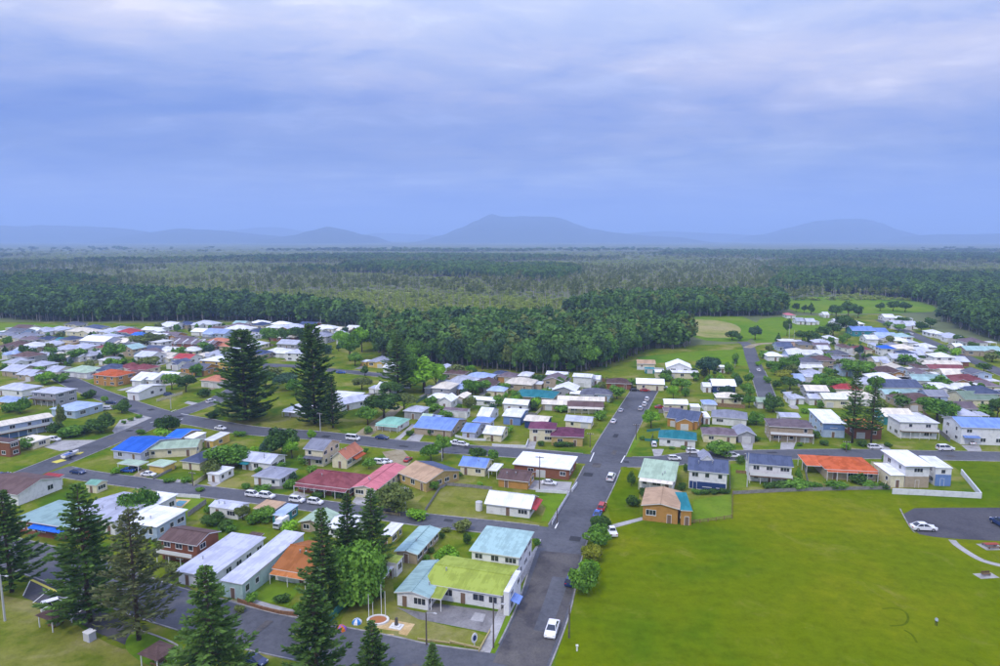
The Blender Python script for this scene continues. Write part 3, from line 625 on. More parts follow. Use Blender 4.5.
for a in (
 (140,517,38,34,'bush','mid','rounded green tree on the lane behind the thin pine'), (447,566,28,20,'bush','bright','round flowering bush squeezed between the lime and pale teal roofs'),
 (393,511,40,30,'bush','olive','wide olive bush at the corner of the vacant lot by the lane'), (434,490,12,10,'bush','mid'),
 (431,461,20,17,'round','mid'), (443,458,20,24,'round','mid'), (478,461,19,15,'round','dark'), (493,462,13,12,'round','mid'),
 (283,456,38,29,'round','dark','large dark tree over the grey roofs beside the cross street'), (168,431,24,18,'bush','dark','dark dome shaped tree on the corner of the two left streets'), (163,437,18,8,'bush','bright'),
 (101,432,29,21,'bush','dark'), (122,413,18,15,'bush','dark'), (89,398,14,8,'bush','dark'), (105,402,8,6,'bush','mid'),
 (600,528,20,15,'bush','dark'), (596,545,30,23,'bush','mid'), (592,560,24,17,'bush','yellow'), (583,592,34,36,'bush','mid'),
 (588,574,22,16,'bush','bright'), (631,486,9,16,'bush','dark'), (633,506,15,11,'bush','dark'), (644,496,12,9,'bush','dark'), (642,440,6,4,'bush','mid'),
 (651,428,21,18,'round','bright'), (720,456,27,17,'bush','mid'), (740,464,9,9,'bush','dark'), (733,457,6,5,'bush','mid'),
 (709,379,24,23,'round','blue'), (682,391,21,14,'round','mid'), (755,340,13,15,'round','blue','lone dark round tree in the paddock by the farm road'), (732,340,14,9,'round','dark'), (739,341,8,6,'round','dark'),
 (789,374,21,20,'round','mid'), (785,384,24,14,'spread','yellow'), (790,390,20,14,'round','dark'), (773,412,22,20,'bush','dark'), (797,402,12,11,'round','olive'),
 (937,421,38,24,'round','mid'), (928,410,20,14,'round','mid'), (997,419,20,23,'round','dark'), (903,409,22,13,'round','dark'), (951,419,16,14,'round','olive'),
 (424,392,38,38,'cone','bright','large bright green tree beside the dark pine against the forest'), (410,388,26,36,'round','mid'), (436,390,22,28,'round','bright'), (404,413,30,20,'spread','olive'), (384,418,36,26,'round','dark'), (368,425,24,20,'round','mid'), (390,398,24,18,'round','dark'),
 (228,466,42,25,'bush','mid','large green tree beside the pale green roofed house on the lane'), (211,478,20,20,'bush','olive'), (240,464,20,20,'bush','mid'),
 (115,362,26,20,'round','mid'), (57,366,17,14,'round','dark'), (25,357,10,12,'round','dark'), (52,358,13,11,'round','mid'), (76,361,20,12,'round','mid'),
 (145,348,28,16,'round','olive'), (158,344,18,10,'round','olive'), (205,353,15,11,'round','mid'), (196,377,14,13,'round','mid'), (172,390,18,18,'round','mid'), (186,392,20,18,'round','dark'), (150,370,22,14,'round','olive'),
 (46,384,20,14,'bush','bright'), (38,376,16,10,'bush','mid'), (62,382,16,9,'bush','mid'), (20,413,22,17,'bush','mid'), (8,412,16,9,'bush','mid'), (28,449,16,12,'bush','mid'), (14,452,14,8,'bush','mid'), (62,430,10,26,'tall','olive'), (55,432,18,9,'bush','dark'), (70,437,24,12,'bush','mid'), (84,433,20,9,'bush','dark'), (38,424,8,10,'bush','mid'),
 (350,361,26,30,'round','mid'), (362,352,20,26,'round','bright'), (342,346,18,16,'round','bright'), (300,340,20,14,'round','dark'), (285,343,18,16,'round','dark'), (270,346,18,20,'round','mid'), (266,388,26,18,'round','dark'), (288,390,26,18,'round','blue'), (275,377,18,10,'round','olive'), (296,395,22,16,'round','mid'), (362,390,20,14,'round','olive'), (365,376,9,12,'cone','dark'), (355,366,16,14,'round','mid'),
 (458,391,8,6,'bush','mid'), (472,394,22,15,'round','mid'), (456,377,16,12,'tall','olive'), (483,392,16,12,'round','mid'), (470,373,10,8,'round','bright'), (474,404,14,8,'bush','mid'), (486,405,10,6,'bush','mid'), (498,406,12,10,'round','mid'), (430,405,14,9,'bush','mid'), (433,411,14,8,'bush','mid'), (446,419,16,9,'bush','mid'), (441,411,8,6,'bush','bright'),
 (505,393,14,10,'round','mid'), (531,408,16,8,'bush','bright'), (548,396,14,8,'bush','mid'), (541,382,22,8,'bush','dark'), (560,390,10,14,'round','mid'), (570,372,12,10,'round','mid'), (564,384,12,10,'bush','mid'), (600,410,10,6,'bush','dark'), (561,411,18,7,'bush','mid'), (617,399,18,13,'round','mid'), (600,420,14,10,'bush','mid'), (608,384,9,7,'bush','olive'), (598,381,10,8,'bush','mid'), (601,388,10,6,'bush','olive'),
 (541,446,8,6,'bush','dark'), (559,446,14,5,'bush','dark'), (568,446,14,5,'bush','dark'), (492,440,12,5,'bush','dark'), (510,432,8,7,'bush','bright'), (429,436,4,6,'round','dark'), (438,435,6,6,'round','mid'), (410,435,9,5,'bush','dark'), (368,434,9,8,'bush','mid'), (312,439,9,10,'bush','bright'),
 (666,381,14,8,'bush','mid'), (632,388,12,9,'round','mid'), (655,415,4,3,'bush','mid'), (718,401,12,8,'round','mid'), (736,404,18,9,'round','dark'), (746,396,14,14,'round','mid'), (748,385,10,12,'round','mid'), (735,368,8,16,'tall','mid'), (749,408,14,14,'round','mid'), (706,428,8,4,'bush','mid'), (672,449,7,3,'bush','mid'), (684,449,9,3,'bush','mid'), (686,473,6,10,'bush','dark'), (682,490,10,8,'bush','dark'), (699,485,14,8,'bush','mid'),
 (756,425,18,14,'bush','mid'), (756,441,9,6,'bush','dark'), (776,432,12,9,'round','mid'), (800,446,6,4,'bush','mid'), (815,438,10,8,'bush','dark'), (824,445,10,6,'bush','dark'), (846,450,10,8,'bush','bright'), (862,446,10,6,'bush','dark'), (888,447,8,5,'bush','dark'), (820,408,8,8,'bush','mid'), (805,413,9,5,'bush','mid'),
 (832,392,22,16,'round','mid'), (860,378,30,18,'round','mid'), (848,372,18,14,'round','mid'), (875,393,16,18,'round','mid'), (879,412,16,12,'round','olive'), (897,402,14,10,'round','mid'), (955,391,7,10,'cone','dark'), (970,391,6,10,'cone','dark'), (940,392,18,10,'tall','mid'), (930,396,16,11,'round','mid'), (955,398,13,9,'round','dark'), (985,411,14,7,'bush','mid'), (991,391,10,5,'bush','mid'), (962,402,14,7,'bush','mid'), (944,382,12,5,'bush','mid'), (983,415,20,6,'bush','mid'),
 (905,365,18,9,'round','mid'), (897,358,9,6,'round','mid'), (937,371,16,6,'bush','mid'), (984,372,14,9,'round','dark'), (890,344,10,8,'round','olive'), (880,352,9,8,'round','mid'), (921,362,10,7,'round','dark'), (992,362,16,9,'round','olive'), (973,351,12,9,'round','dark'), (958,343,12,8,'round','dark'), (948,340,8,5,'bush','mid'), (899,331,12,6,'round','mid'), (903,325,14,8,'round','dark'), (921,332,14,10,'round','dark'), (930,328,12,10,'round','dark'), (888,328,10,6,'round','mid'), (996,357,12,6,'bush','mid'),
 (778,345,7,12,'cone','dark'), (787,336,9,18,'round','dark'), (802,341,14,10,'round','dark'), (812,343,16,12,'round','dark'), (824,338,16,12,'round','dark'), (833,336,18,14,'round','dark'), (846,334,18,18,'round','dark'), (842,327,16,12,'round','dark'), (811,314,9,11,'cone','dark'), (796,312,8,9,'round','dark'), (804,313,6,8,'round','dark'), (836,318,14,14,'round','dark'), (848,317,16,16,'round','dark'), (858,318,10,12,'round','dark'), (880,311,10,8,'round','dark'), (893,311,12,10,'round','dark'), (905,312,12,10,'round','dark'), (832,315,8,8,'round','dark'), (869,352,7,5,'round','mid'), (842,368,18,8,'bush','mid'), (828,362,12,9,'round','mid'), (812,362,9,6,'round','mid'), (770,351,9,5,'bush','mid'), (764,358,12,8,'bush','mid'), (772,369,14,9,'bush','mid'), (767,383,9,7,'bush','mid'), (776,390,10,9,'round','dark'), (808,390,14,8,'round','dark'), (820,386,16,14,'round','mid'), (750,398,9,12,'round','mid'), (758,366,6,5,'bush','bright'),
 (276,477,9,7,'bush','dark'), (258,473,8,6,'bush','mid'), (262,492,20,7,'bush','mid'), (290,488,14,8,'bush','mid'), (304,464,14,9,'bush','mid'), (312,472,12,7,'bush','mid'), (318,497,14,6,'bush','dark'), (338,497,14,6,'bush','dark'), (369,469,14,10,'round','mid'), (366,454,7,6,'tall','mid'), (284,456,6,7,'bush','bright'), (266,456,10,8,'bush','bright'), (256,455,12,9,'bush','bright'), (276,482,10,5,'bush','mid'),
 (213,524,24,14,'bush','dark'), (226,530,16,11,'bush','dark'), (243,520,16,16,'round','olive'), (265,521,24,16,'bush','mid'), (253,524,14,12,'bush','mid'), (290,532,20,12,'bush','bright'), (209,513,10,9,'bush','mid'), (230,532,12,8,'bush','mid'), (160,548,10,8,'bush','olive'), (172,573,16,11,'bush','olive'), (260,578,10,6,'bush','mid'), (282,602,16,8,'bush','dark'), (252,602,14,10,'bush','mid'), (301,612,16,10,'bush','mid'), (300,640,12,9,'bush','olive'), (240,612,12,7,'bush','olive'),
 (417,519,22,10,'bush','bright'), (462,531,18,12,'bush','olive'), (467,544,10,12,'bush','dark'), (446,532,10,5,'bush','olive'), (442,538,7,6,'bush','dark'), (431,553,7,6,'bush','dark'), (426,560,8,5,'bush','mid'), (537,546,8,8,'bush','mid'), (380,598,10,8,'bush','dark'), (340,602,18,12,'bush','dark'), (466,567,14,6,'bush','dark'),
 (480,487,7,6,'bush','bright'), (451,481,6,5,'bush','mid'), (460,476,6,4,'bush','mid'), (200,491,10,4,'bush','mid'), (186,482,12,5,'bush','mid'), (169,482,12,4,'bush','mid'), (116,474,10,7,'bush','bright'), (141,434,9,5,'bush','mid'), (246,489,10,6,'bush','mid'), (240,436,14,5,'bush','mid'), (205,397,14,9,'bush','dark'), (213,418,14,8,'bush','dark'), (131,421,6,4,'bush','mid'), (124,424,5,4,'bush','mid'), (139,418,8,4,'bush','mid'),
 (794,488,24,9,'bush','mid'), (806,488,18,8,'bush','mid'), (780,488,16,7,'bush','dark'), (768,488,12,6,'bush','dark'), (817,488,12,6,'bush','mid'), (835,488,22,6,'bush','mid'), (870,487,18,5,'bush','mid'), (858,483,18,10,'bush','dark'), (885,464,8,10,'bush','mid'), (798,482,9,16,'cone','mid'), (884,489,10,6,'bush','dark'), (724,493,13,5,'bush','dark'), (714,493.5,12,5,'bush','dark'), (704,494,12,5,'bush','dark'), (696,494,10,5,'bush','mid'), (885,480,8,10,'bush','mid'),
 ): tree(*a)

# forest-edge trees that can be told apart
rngf = random.Random(21)
EDGE = [(372,352),(400,362),(440,366),(470,368),(500,371),(540,374),(575,372),(600,369),(625,360),(645,352),(690,348)]
def along(line, k):
    n = len(line)-1; t = k*n; i = min(int(t), n-1); f = t-i
    return line[i][0]+(line[i+1][0]-line[i][0])*f, line[i][1]+(line[i+1][1]-line[i][1])*f
for i in range(60):
    x, y = along(EDGE, (i+.5)/60); y += rngf.uniform(-3, .5)
    kind = rngf.choice(['tall','tall','tall','round']); lf = rngf.choice(['forest','forest','mid','forest2'])
    p = G(x, y); h = rngf.uniform(11, 17)
    pr = proto(kind, lf, True, rngf.randint(1, 2)); s = h/8.0
    r = ob('forest_tree', None, None, p, rngf.uniform(0, 6), (s*.85, s*.85, s)); ob('trunk', pr[0], r); ob('crown', pr[1], r)
    tag(r, 'gum tree in the front row of the forest', 'tree', 'front row of the forest', ('', x, y))

# the wood beyond: instanced trees over the plain, thinning to heath and swamp
def inside(x, y, poly):
    c = False; n = len(poly)
    for i in range(n):
        x0, y0 = poly[i]; x1, y1 = poly[i-1]
        if (y0 > y) != (y1 > y) and x < (x1-x0)*(y-y0)/(y1-y0)+x0: c = not c
    return c
Z_DENSE = [[(362,336),(380,356),(440,364),(500,370),(545,373),(600,369),(640,352),(692,347),(690,338),(668,333),(640,331),(560,330),(470,329),(400,331),(366,333)],
           [(-300,322),(0,318),(35,322),(120,322),(240,321),(330,325),(366,330),(362,320),(300,313),(240,307),(140,300),(0,299),(-300,300)],
           [(560,318),(640,317.5),(783,316),(784,306),(782,303),(700,303),(610,306)],
           [(905,299),(945,309),(940,322),(1000,342),(1300,360),(1300,286),(960,281),(900,288),(870,295)],
           [(770,292),(900,296),(905,288),(860,279),(790,276)], [(335,272),(560,283),(580,276),(480,267),(350,267)]]
Z_PALE = [[(400,293),(560,300),(650,299),(780,296),(775,275),(700,267),(600,268),(540,279),(430,285),(300,275),(220,284),(300,292)]]
Z_HEATH = [[(366,333),(362,320),(300,313),(240,307),(140,300),(220,294),(300,293),(420,294),(560,301),(610,306),(560,318),(640,318),(690,338),(640,331),(560,330),(470,329),(400,331)]]
def gn_scatter(name, pts, rots, scs, idx, coll):
    n = len(pts); me = bpy.data.meshes.new(name); me.vertices.add(n); me.vertices.foreach_set('co', np.array(pts, np.float32).ravel())
    for nm, ty, val in (('rot','FLOAT_VECTOR',rots), ('scl','FLOAT_VECTOR',scs)):
        a = me.attributes.new(nm, ty, 'POINT'); a.data.foreach_set('vector', np.array(val, np.float32).ravel())
    a = me.attributes.new('pick', 'INT', 'POINT'); a.data.foreach_set('value', np.array(idx, np.int32))
    me.update(); o = ob(name, me); ng = bpy.data.node_groups.new(name, 'GeometryNodeTree')
    ng.interface.new_socket('Geometry', in_out='INPUT', socket_type='NodeSocketGeometry'); ng.interface.new_socket('Geometry', in_out='OUTPUT', socket_type='NodeSocketGeometry')
    nn = ng.nodes.new; gi, go = nn('NodeGroupInput'), nn('NodeGroupOutput'); ip = nn('GeometryNodeInstanceOnPoints'); ci = nn('GeometryNodeCollectionInfo')
    ci.inputs['Collection'].default_value = coll; ci.inputs['Separate Children'].default_value = True; ci.inputs['Reset Children'].default_value = True
    ip.inputs['Pick Instance'].default_value = True
    def attr(nm, ty):
        a = nn('GeometryNodeInputNamedAttribute'); a.data_type = ty; a.inputs['Name'].default_value = nm; return a.outputs['Attribute']
    l = ng.links.new; l(gi.outputs[0], ip.inputs['Points']); l(ci.outputs[0], ip.inputs['Instance']); l(attr('pick','INT'), ip.inputs['Instance Index'])
    l(attr('rot','FLOAT_VECTOR'), ip.inputs['Rotation']); l(attr('scl','FLOAT_VECTOR'), ip.inputs['Scale']); l(ip.outputs[0], go.inputs[0])
    md = o.modifiers.new('scatter', 'NODES'); md.node_group = ng
    return o
def forest():
    coll = bpy.data.collections.new('forest_stock')
    def stock(name, leaf, seed, rx, rz, zc, lobes, per, ls, bark, th, tr, h=8.0, extra=None):
        C, Nn, S, T_, cs = crown_points(seed, rx, rz, zc, lobes, per, ls, lobe_r=.5)
        me = leaf_mesh(name, C, Nn, S, T_, LEAF[leaf])
        import bmesh
        bm = bmesh.new(); bm.from_mesh(me); b = MB(); b.tube([(0,0,-.3),(0,0,th)], [tr, tr*.5], 4)
        if extra:
            for p0, p1 in extra: b.tube([p0, p1], [tr*.5, tr*.2], 3)
        vs = [bm.verts.new(v) for v in b.v]
        for f in b.f: bm.faces.new([vs[i] for i in f]).material_index = 1
        bm.to_mesh(me); bm.free(); me.materials.append(bark)
        o = bpy.data.objects.new(name, me); coll.objects.link(o)
    # names sort the pick order
    stock('a0', 'forest', 1, 2.5, 3.6, 4.4, 10, 32, .55, BARKP, 6, .16); stock('a1', 'forest', 2, 2.2, 3.7, 4.3, 10, 30, .5, BARKP, 6, .16)
    stock('a2', 'forest2', 3, 2.7, 3.3, 4.6, 10, 32, .55, BARKP, 6, .16); stock('a3', 'forest2', 4, 2.2, 3.7, 4.2, 10, 30, .5, BARK, 6, .16)
    stock('a4', 'olive', 5, 2.5, 3.2, 4.5, 9, 34, .55, BARKP, 6, .16)
    stock('a5', 'heath', 6, 3.4, 2.0, 1.9, 8, 30, .6, BARK, 2, .1); stock('a6', 'heath', 7, 2.8, 1.6, 1.6, 7, 30, .6, BARK, 2, .1)
    ex = [((0,0,4.5),(1.2,.4,6.6)), ((0,0,4.0),(-1.0,.7,6.2)), ((0,0,5.2),(.2,-1.1,7.2)), ((0,0,3.2),(-.4,-1.0,5.2))]
    stock('a7', 'olive', 8, 1.3, 1.2, 6.0, 3, 9, .4, BARKP, 8, .17, extra=ex); stock('a8', 'heath', 9, 1.0, 1.6, 5.6, 3, 7, .4, BARKP, 8, .2, extra=ex)
    rng = random.Random(4); P, R, S, I = [], [], [], []
    y = 300.0
    while y < 4300:
        st = max(6.3, y/150.0); xw = y*.80+60; x = -xw
        while x < xw:
            X, Y = x+rng.uniform(-.45, .45)*st, y+rng.uniform(-.45, .45)*st; x += st
            px, py = PX((X, Y, 0))
            if py > 374: continue
            nz = mnoise.noise(Vector((X*.0011, Y*.0019, 1.3)))*1.2+.45*mnoise.noise(Vector((X*.006, Y*.006, 7)))
            kind = None
            if any(inside(px, py, q) for q in Z_DENSE): kind = 'd'
            elif any(inside(px, py, q) for q in Z_PALE): kind = 'p' if nz < .28 else 'm'
            elif any(inside(px, py, q) for q in Z_HEATH): kind = 'h'
            elif py < 300.5: kind = 'd' if nz > .16 else ('m' if nz > .02 else 'p' if nz > -.25 else 'h')
            else: continue
            if Y > 1500 and rng.random() < min(.985, (Y-1500)/2400*(.75 if nz > .22 and Y < 3300 else 1.0)): continue   # the plain opens out
            far = max(1.0, st/9.0)
            if kind == 'd':
                h = rng.uniform(12, 19)/8; i = rng.choice((0,1,2,3,2,3) if py < 330 and px < 380 or px > 800 else (0,1,0,1,2,4)); sx = h*1.05*far
            elif kind == 'm': h = rng.uniform(9, 15)/8; i = rng.choice((0,2,4,4,4)); sx = h*far; 
            elif kind == 'p':
                if rng.random() < .5: continue
                h = rng.uniform(9, 14)/8; i = rng.choice((7,8,8,4,4,5,5,6,6)); sx = h*far*.9
                if i in (5,6): h *= .5
            else:
                h = rng.uniform(3, 7)/8; i = rng.choice((5,5,5,6,6,6,6,8)) if rng.random() < .95 else 4; sx = rng.uniform(.7, 1.3)*far
                if i == 8: h *= 1.6
            P.append((X, Y, 0)); R.append((0, 0, rng.uniform(0, 6.28))); S.append((sx, sx, h)); I.append(i)
        y += st*.95
    o = gn_scatter('forest', P, R, S, I, coll)
    structure(o, 'stuff'); o['label'] = 'dark gum forest and pale paperbark swamp stretching to the hills'; o['category'] = 'forest'
    return len(P)
print('forest trees', forest())

# ------------------------------------------------------------------ houses
RC = {'white': ((.76,.77,.80),'white'), 'lav': ((.47,.49,.58),'pale lavender'), 'grey': ((.25,.26,.31),'grey'), 'ltgrey': ((.42,.44,.50),'light grey'), 'dkgrey': ((.115,.12,.15),'dark grey'),
 'slate': ((.075,.095,.16),'slate'), 'blue': ((.17,.27,.58),'blue'), 'sky': ((.34,.43,.66),'pale blue'), 'bright': ((.015,.13,.62),'bright blue'), 'palegreen': ((.38,.50,.36),'pale green'),
 'green': ((.21,.44,.33),'green'), 'teal': ((.015,.19,.22),'teal'), 'palteal': ((.29,.43,.41),'pale teal'), 'lime': ((.28,.34,.05),'lime green'), 'red': ((.36,.045,.05),'red'),
 'orange': ((.50,.17,.045),'orange'), 'terracotta': ((.50,.105,.03),'terracotta'), 'brown': ((.115,.070,.062),'brown'), 'mauve': ((.17,.13,.145),'mauve grey'), 'maroon': ((.20,.055,.06),'maroon'),
 'pink': ((.50,.15,.17),'pink'), 'tan': ((.42,.28,.17),'tan'), 'cream': ((.68,.62,.50),'cream'), 'purple': ((.15,.045,.085),'purple'), 'burnt': ((.42,.145,.035),'burnt orange'), 'salmon': ((.48,.18,.10),'salmon'),
 'muted': ((.20,.28,.20),'dull green'), 'navy': ((.04,.06,.13),'navy')}
WC = {'white': ((.76,.76,.76),'white'), 'cream': ((.72,.66,.46),'cream'), 'tan': ((.42,.34,.24),'tan'), 'yellow': ((.66,.46,.12),'yellow'), 'brick': ((.25,.10,.055),'red brick'), 'orange': ((.48,.25,.07),'orange brick'),
 'blue': ((.16,.26,.52),'blue'), 'paleblue': ((.42,.52,.66),'pale blue'), 'navy': ((.03,.06,.17),'navy'), 'green': ((.45,.60,.55),'pale green'), 'teal': ((.05,.24,.26),'teal'), 'dark': ((.08,.08,.09),'dark'),
 'grey': ((.36,.36,.38),'grey'), 'pink': ((.62,.42,.36),'pink'), 'ybrick': ((.50,.36,.14),'yellow brick'), 'olive': ((.40,.38,.08),'olive'), 'lav': ((.52,.54,.66),'lavender')}
TILED = ('brown','terracotta','orange','maroon','mauve','purple','tan','red','slate','dkgrey','burnt')
def roofmat(c, axis):
    k = 'tile' if (c in TILED and axis == 'h') else ('roofx' if axis in 'x' else 'roofy')
    return mat('roof_%s_%s' % (c, k), RC[c][0], .62 if k != 'tile' else .85, k, spec=.12)
def wallmat(c): return mat('wall_'+c, WC[c][0], .85, 'board', tuple(q*.80 for q in WC[c][0]), 5.0 if 'brick' not in WC[c][1] else 11.0)
M_TRIM = mat('white_trim', (.74,.74,.73), .6); M_GLASS = mat('window_glass', (.025,.032,.045), .08, spec=.8); M_DOOR = mat('door_paint', (.20,.13,.09), .6)
M_GARAGE = mat('garage_door', (.58,.58,.57), .6, 'board', (.48,.48,.48), 9.0); M_DECK = mat('deck_timber', (.20,.12,.07), .85, 'noise', (.12,.07,.045), 2.0)
M_STEEL = mat('galvanised', (.45,.46,.48), .45, metal=.6); M_SOLAR = mat('solar_cell', (.012,.016,.04), .2, spec=.6)
WIN = {}
def window_meshes(w_, h_, near):
    k = (round(w_, 1), round(h_, 1), near)
    if k in WIN: return WIN[k]
    w_, h_ = k[0], k[1]; t = .09
    f = MB(); f.box(-w_/2-t, w_/2+t, -.10, 0, -h_/2-t*1.6, -h_/2); f.box(-w_/2-t, w_/2+t, -.06, 0, h_/2, h_/2+t)
    f.box(-w_/2-t, -w_/2, -.06, 0, -h_/2, h_/2); f.box(w_/2, w_/2+t, -.06, 0, -h_/2, h_/2)
    n = 1 if w_ < 1.3 else (2 if w_ < 2.2 else 3)
    for i in range(1, n): x = -w_/2+w_*i/n; f.box(x-.035, x+.035, -.05, 0, -h_/2, h_/2)
    p = MB(); p.box(-w_/2, w_/2, -.025, -.002, -h_/2, h_/2)
    if near: r = (f.mesh('window', [M_TRIM]), p.mesh('pane', [M_GLASS]))
    else:
        b = len(f.v); f.v += p.v; f.f += [tuple(i+b for i in q) for q in p.f]; f.m += [1]*len(p.f); r = (f.mesh('window', [M_TRIM, M_GLASS]), None)
    WIN[k] = r; return r
DOORS = {}
def door_mesh(kind, w_, h_):
    k = (kind, round(w_, 1), round(h_, 1))
    if k not in DOORS:
        b = MB(); w_, h_ = k[1], k[2]
        b.box(-w_/2, w_/2, -.05, 0, 0, h_, 0); b.box(-w_/2-.08, -w_/2, -.08, 0, 0, h_+.08, 1); b.box(w_/2, w_/2+.08, -.08, 0, 0, h_+.08, 1); b.box(-w_/2, w_/2, -.08, 0, h_, h_+.08, 1)
        DOORS[k] = b.mesh(kind, [M_GARAGE if kind == 'garage_door' else M_DOOR, M_TRIM])
    return DOORS[k]
HN = [0]
def block_geom(bk):
    Lx, Ly, Nx, Ny, D, h = bk[:6]
    A, B = G(Lx, Ly, h), G(Nx, Ny, h); A.z = B.z = 0
    ang = math.atan2(B.y-A.y, B.x-A.x); opts = bk[9] if len(bk) > 9 else {}
    if 'rot' in opts: ang2 = math.radians(opts['rot'])
    elif abs(ang-GRID) < math.radians(14) and (Lx < 600): ang2 = GRID
    elif abs(Nx-Lx) < 26: ang2 = GRID if Lx < 600 else math.radians(-7)
    else: ang2 = ang
    u = Vector((math.cos(ang2), math.sin(ang2), 0)); v = Vector((-u.y, u.x, 0))
    mid = (A+B)/2; wd = abs((B-A).dot(u))
    if abs(Nx-Lx) < 26: wd = (B-A).length*math.cos(ang-ang2) if abs(ang-ang2) < .6 else abs(B.x-A.x)/max(.8, math.cos(ang2))
    if isinstance(D, tuple):
        R = G(D[0], D[1], h); R.z = 0; dp = max(3.0, (R-(mid+u*wd/2)).dot(v))
    else: dp = D
    return mid+v*dp/2, ang2, wd, dp, opts
def house(label, *blocks, name='house', cat='house', plain=False, win=True, extra=()):
    HN[0] += 1; rg = random.Random(HN[0]*31+5)
    g0 = block_geom(blocks[0]); c0, a0 = g0[0], g0[1]
    root = ob(name, None, None, c0, a0); near = c0.length < 205
    Ri = Matrix.Rotation(-a0, 3, 'Z')
    for bi, bk in enumerate(blocks):
        c, ang, wd, dp, op = block_geom(bk); h, rt, rc, wc = bk[5], bk[6], bk[7], bk[8]
        rel = Ri @ (c-c0); rz = ang-a0
        z0 = op.get('z0', 0.0)
        o = op.get('over', .45 if min(wd, dp) > 5 else .2)
        pitch = math.radians(op.get('pitch', 19 if rt in ('gx','gy') else 20 if rt == 'hip' else 4)); tp = math.tan(pitch)
        W2, D2 = wd/2, dp/2; ww, dd = W2-o, D2-o
        axis = {'gx':'x','gy':'y','sk':'x','flat':'x','hip':'h'}[rt]
        rm = roofmat(rc, axis if rt != 'hip' or rc in TILED else 'x'); wm = wallmat(wc)
        # walls
        b = MB(); zt = h+o*tp if rt in ('gx','gy','hip') else h
        zt -= .10
        P = [(-ww,-dd),(ww,-dd),(ww,dd),(-ww,dd)]
        if not op.get('open'):
            if rt == 'sk':
                zb = h+(D2+dd)*tp-.12; zf = h+(D2-dd)*tp-.12
                tops = [zf, zf, zb, zb]
            else: tops = [zt]*4
            for i in range(4):
                j = (i+1) % 4
                b.poly([(P[i][0],P[i][1],z0-.1),(P[j][0],P[j][1],z0-.1),(P[j][0],P[j][1],tops[j]),(P[i][0],P[i][1],tops[i])])
            b.poly([(P[i][0],P[i][1],tops[i]) for i in range(4)])
            if rt == 'gx':
                zr = h+D2*tp-.14
                b.poly([(-ww,dd,zt),(-ww,-dd,zt),(-ww,0,zr)]); b.poly([(ww,-dd,zt),(ww,dd,zt),(ww,0,zr)])
            if rt == 'gy':
                zr = h+W2*tp-.14
                b.poly([(-ww,-dd,zt),(ww,-dd,zt),(0,-dd,zr)]); b.poly([(ww,dd,zt),(-ww,dd,zt),(0,dd,zr)])
            ob('wall', b.mesh('wall', [wm]), root, rel, rz)
        else:
            for sx in (-1, 1):
                for sy in ((-1, 0, 1) if dp > 6 else (-1, 1)):
                    q = MB(); q.box(sx*ww-.06, sx*ww+.06, sy*dd-.06, sy*dd+.06, -.1, h-.05); ob('post', q.mesh('post', [M_TRIM]), root, rel, rz)
        # roof
        r = MB(); t = .16
        rm2 = roofmat(op['rc2'], axis) if 'rc2' in op else rm
        if rt == 'gx':
            zr = h+D2*tp
            r.slab([(-W2,-D2,h),(W2,-D2,h),(W2,0,zr),(-W2,0,zr)], t, 0, 1); r.slab([(-W2,0,zr),(W2,0,zr),(W2,D2,h),(-W2,D2,h)], t, 2, 1)
            rg_ = ((-W2,0,zr),(W2,0,zr))
        elif rt == 'gy':
            zr = h+W2*tp
            r.slab([(-W2,-D2,h),(0,-D2,zr),(0,D2,zr),(-W2,D2,h)], t, 0, 1); r.slab([(0,-D2,zr),(W2,-D2,h),(W2,D2,h),(0,D2,zr)], t, 2, 1)
            rg_ = ((0,-D2,zr),(0,D2,zr))
        elif rt == 'hip':
            e = min(W2, D2); zr = h+e*tp
            a_, c_ = ((-W2+e, 0, zr), (W2-e, 0, zr)) if W2 >= D2 else ((0, -D2+e, zr), (0, D2-e, zr))
            q = [(-W2,-D2,h),(W2,-D2,h),(W2,D2,h),(-W2,D2,h)]
            if W2 >= D2: fs = [[q[0],q[1],c_,a_],[q[1],q[2],c_],[q[2],q[3],a_,c_],[q[3],q[0],a_]]
            else: fs = [[q[0],q[1],a_],[q[1],q[2],c_,a_],[q[2],q[3],c_],[q[3],q[0],a_,c_]]
            for f_ in fs: r.poly(f_, 0)
            for i in range(4):
                j = (i+1) % 4; r.poly([(q[i][0],q[i][1],h-t),(q[j][0],q[j][1],h-t),q[j],q[i]], 1)
            r.poly([(p_[0],p_[1],h-t) for p_ in reversed(q)], 1)
            rg_ = (a_, c_)
        elif rt == 'sk':
            r.slab([(-W2,-D2,h),(W2,-D2,h),(W2,D2,h+dp*tp),(-W2,D2,h+dp*tp)], t, 0, 1); rg_ = None
        else:
            r.slab([(-W2,-D2,h+.12),(W2,-D2,h+.12),(W2,D2,h+.12),(-W2,D2,h+.12)], .26, 0, 1); rg_ = None
        ro = ob('roof', r.mesh('roof', [rm, M_TRIM, rm2]), root, rel, rz)
        if near and wd > 5:
            if rg_:
                q = MB(); q.tube([rg_[0], rg_[1]], [.13, .13], 5); ob('ridge_cap', q.mesh('ridge_cap', [rm]), ro)
            for k in range(rg.randint(0, 2)):
                q = MB(); x_, y_ = rg.uniform(-.35, .35)*wd, -rg.uniform(.12, .30)*dp
                zz_ = {'gx': h+(D2-abs(y_))*tp, 'gy': h+(W2-abs(x_))*tp, 'hip': h+min(W2-abs(x_), D2-abs(y_))*tp, 'sk': h+(y_+D2)*tp, 'flat': h+.12}[rt]
                q.tube([(x_,y_,zz_-.1),(x_,y_,zz_+.55)], [.11,.11], 7); q.tube([(x_,y_,zz_+.55),(x_,y_,zz_+.68)], [.2,.14], 7)
                ob('roof_vent', q.mesh('roof_vent', [M_STEEL]), ro)
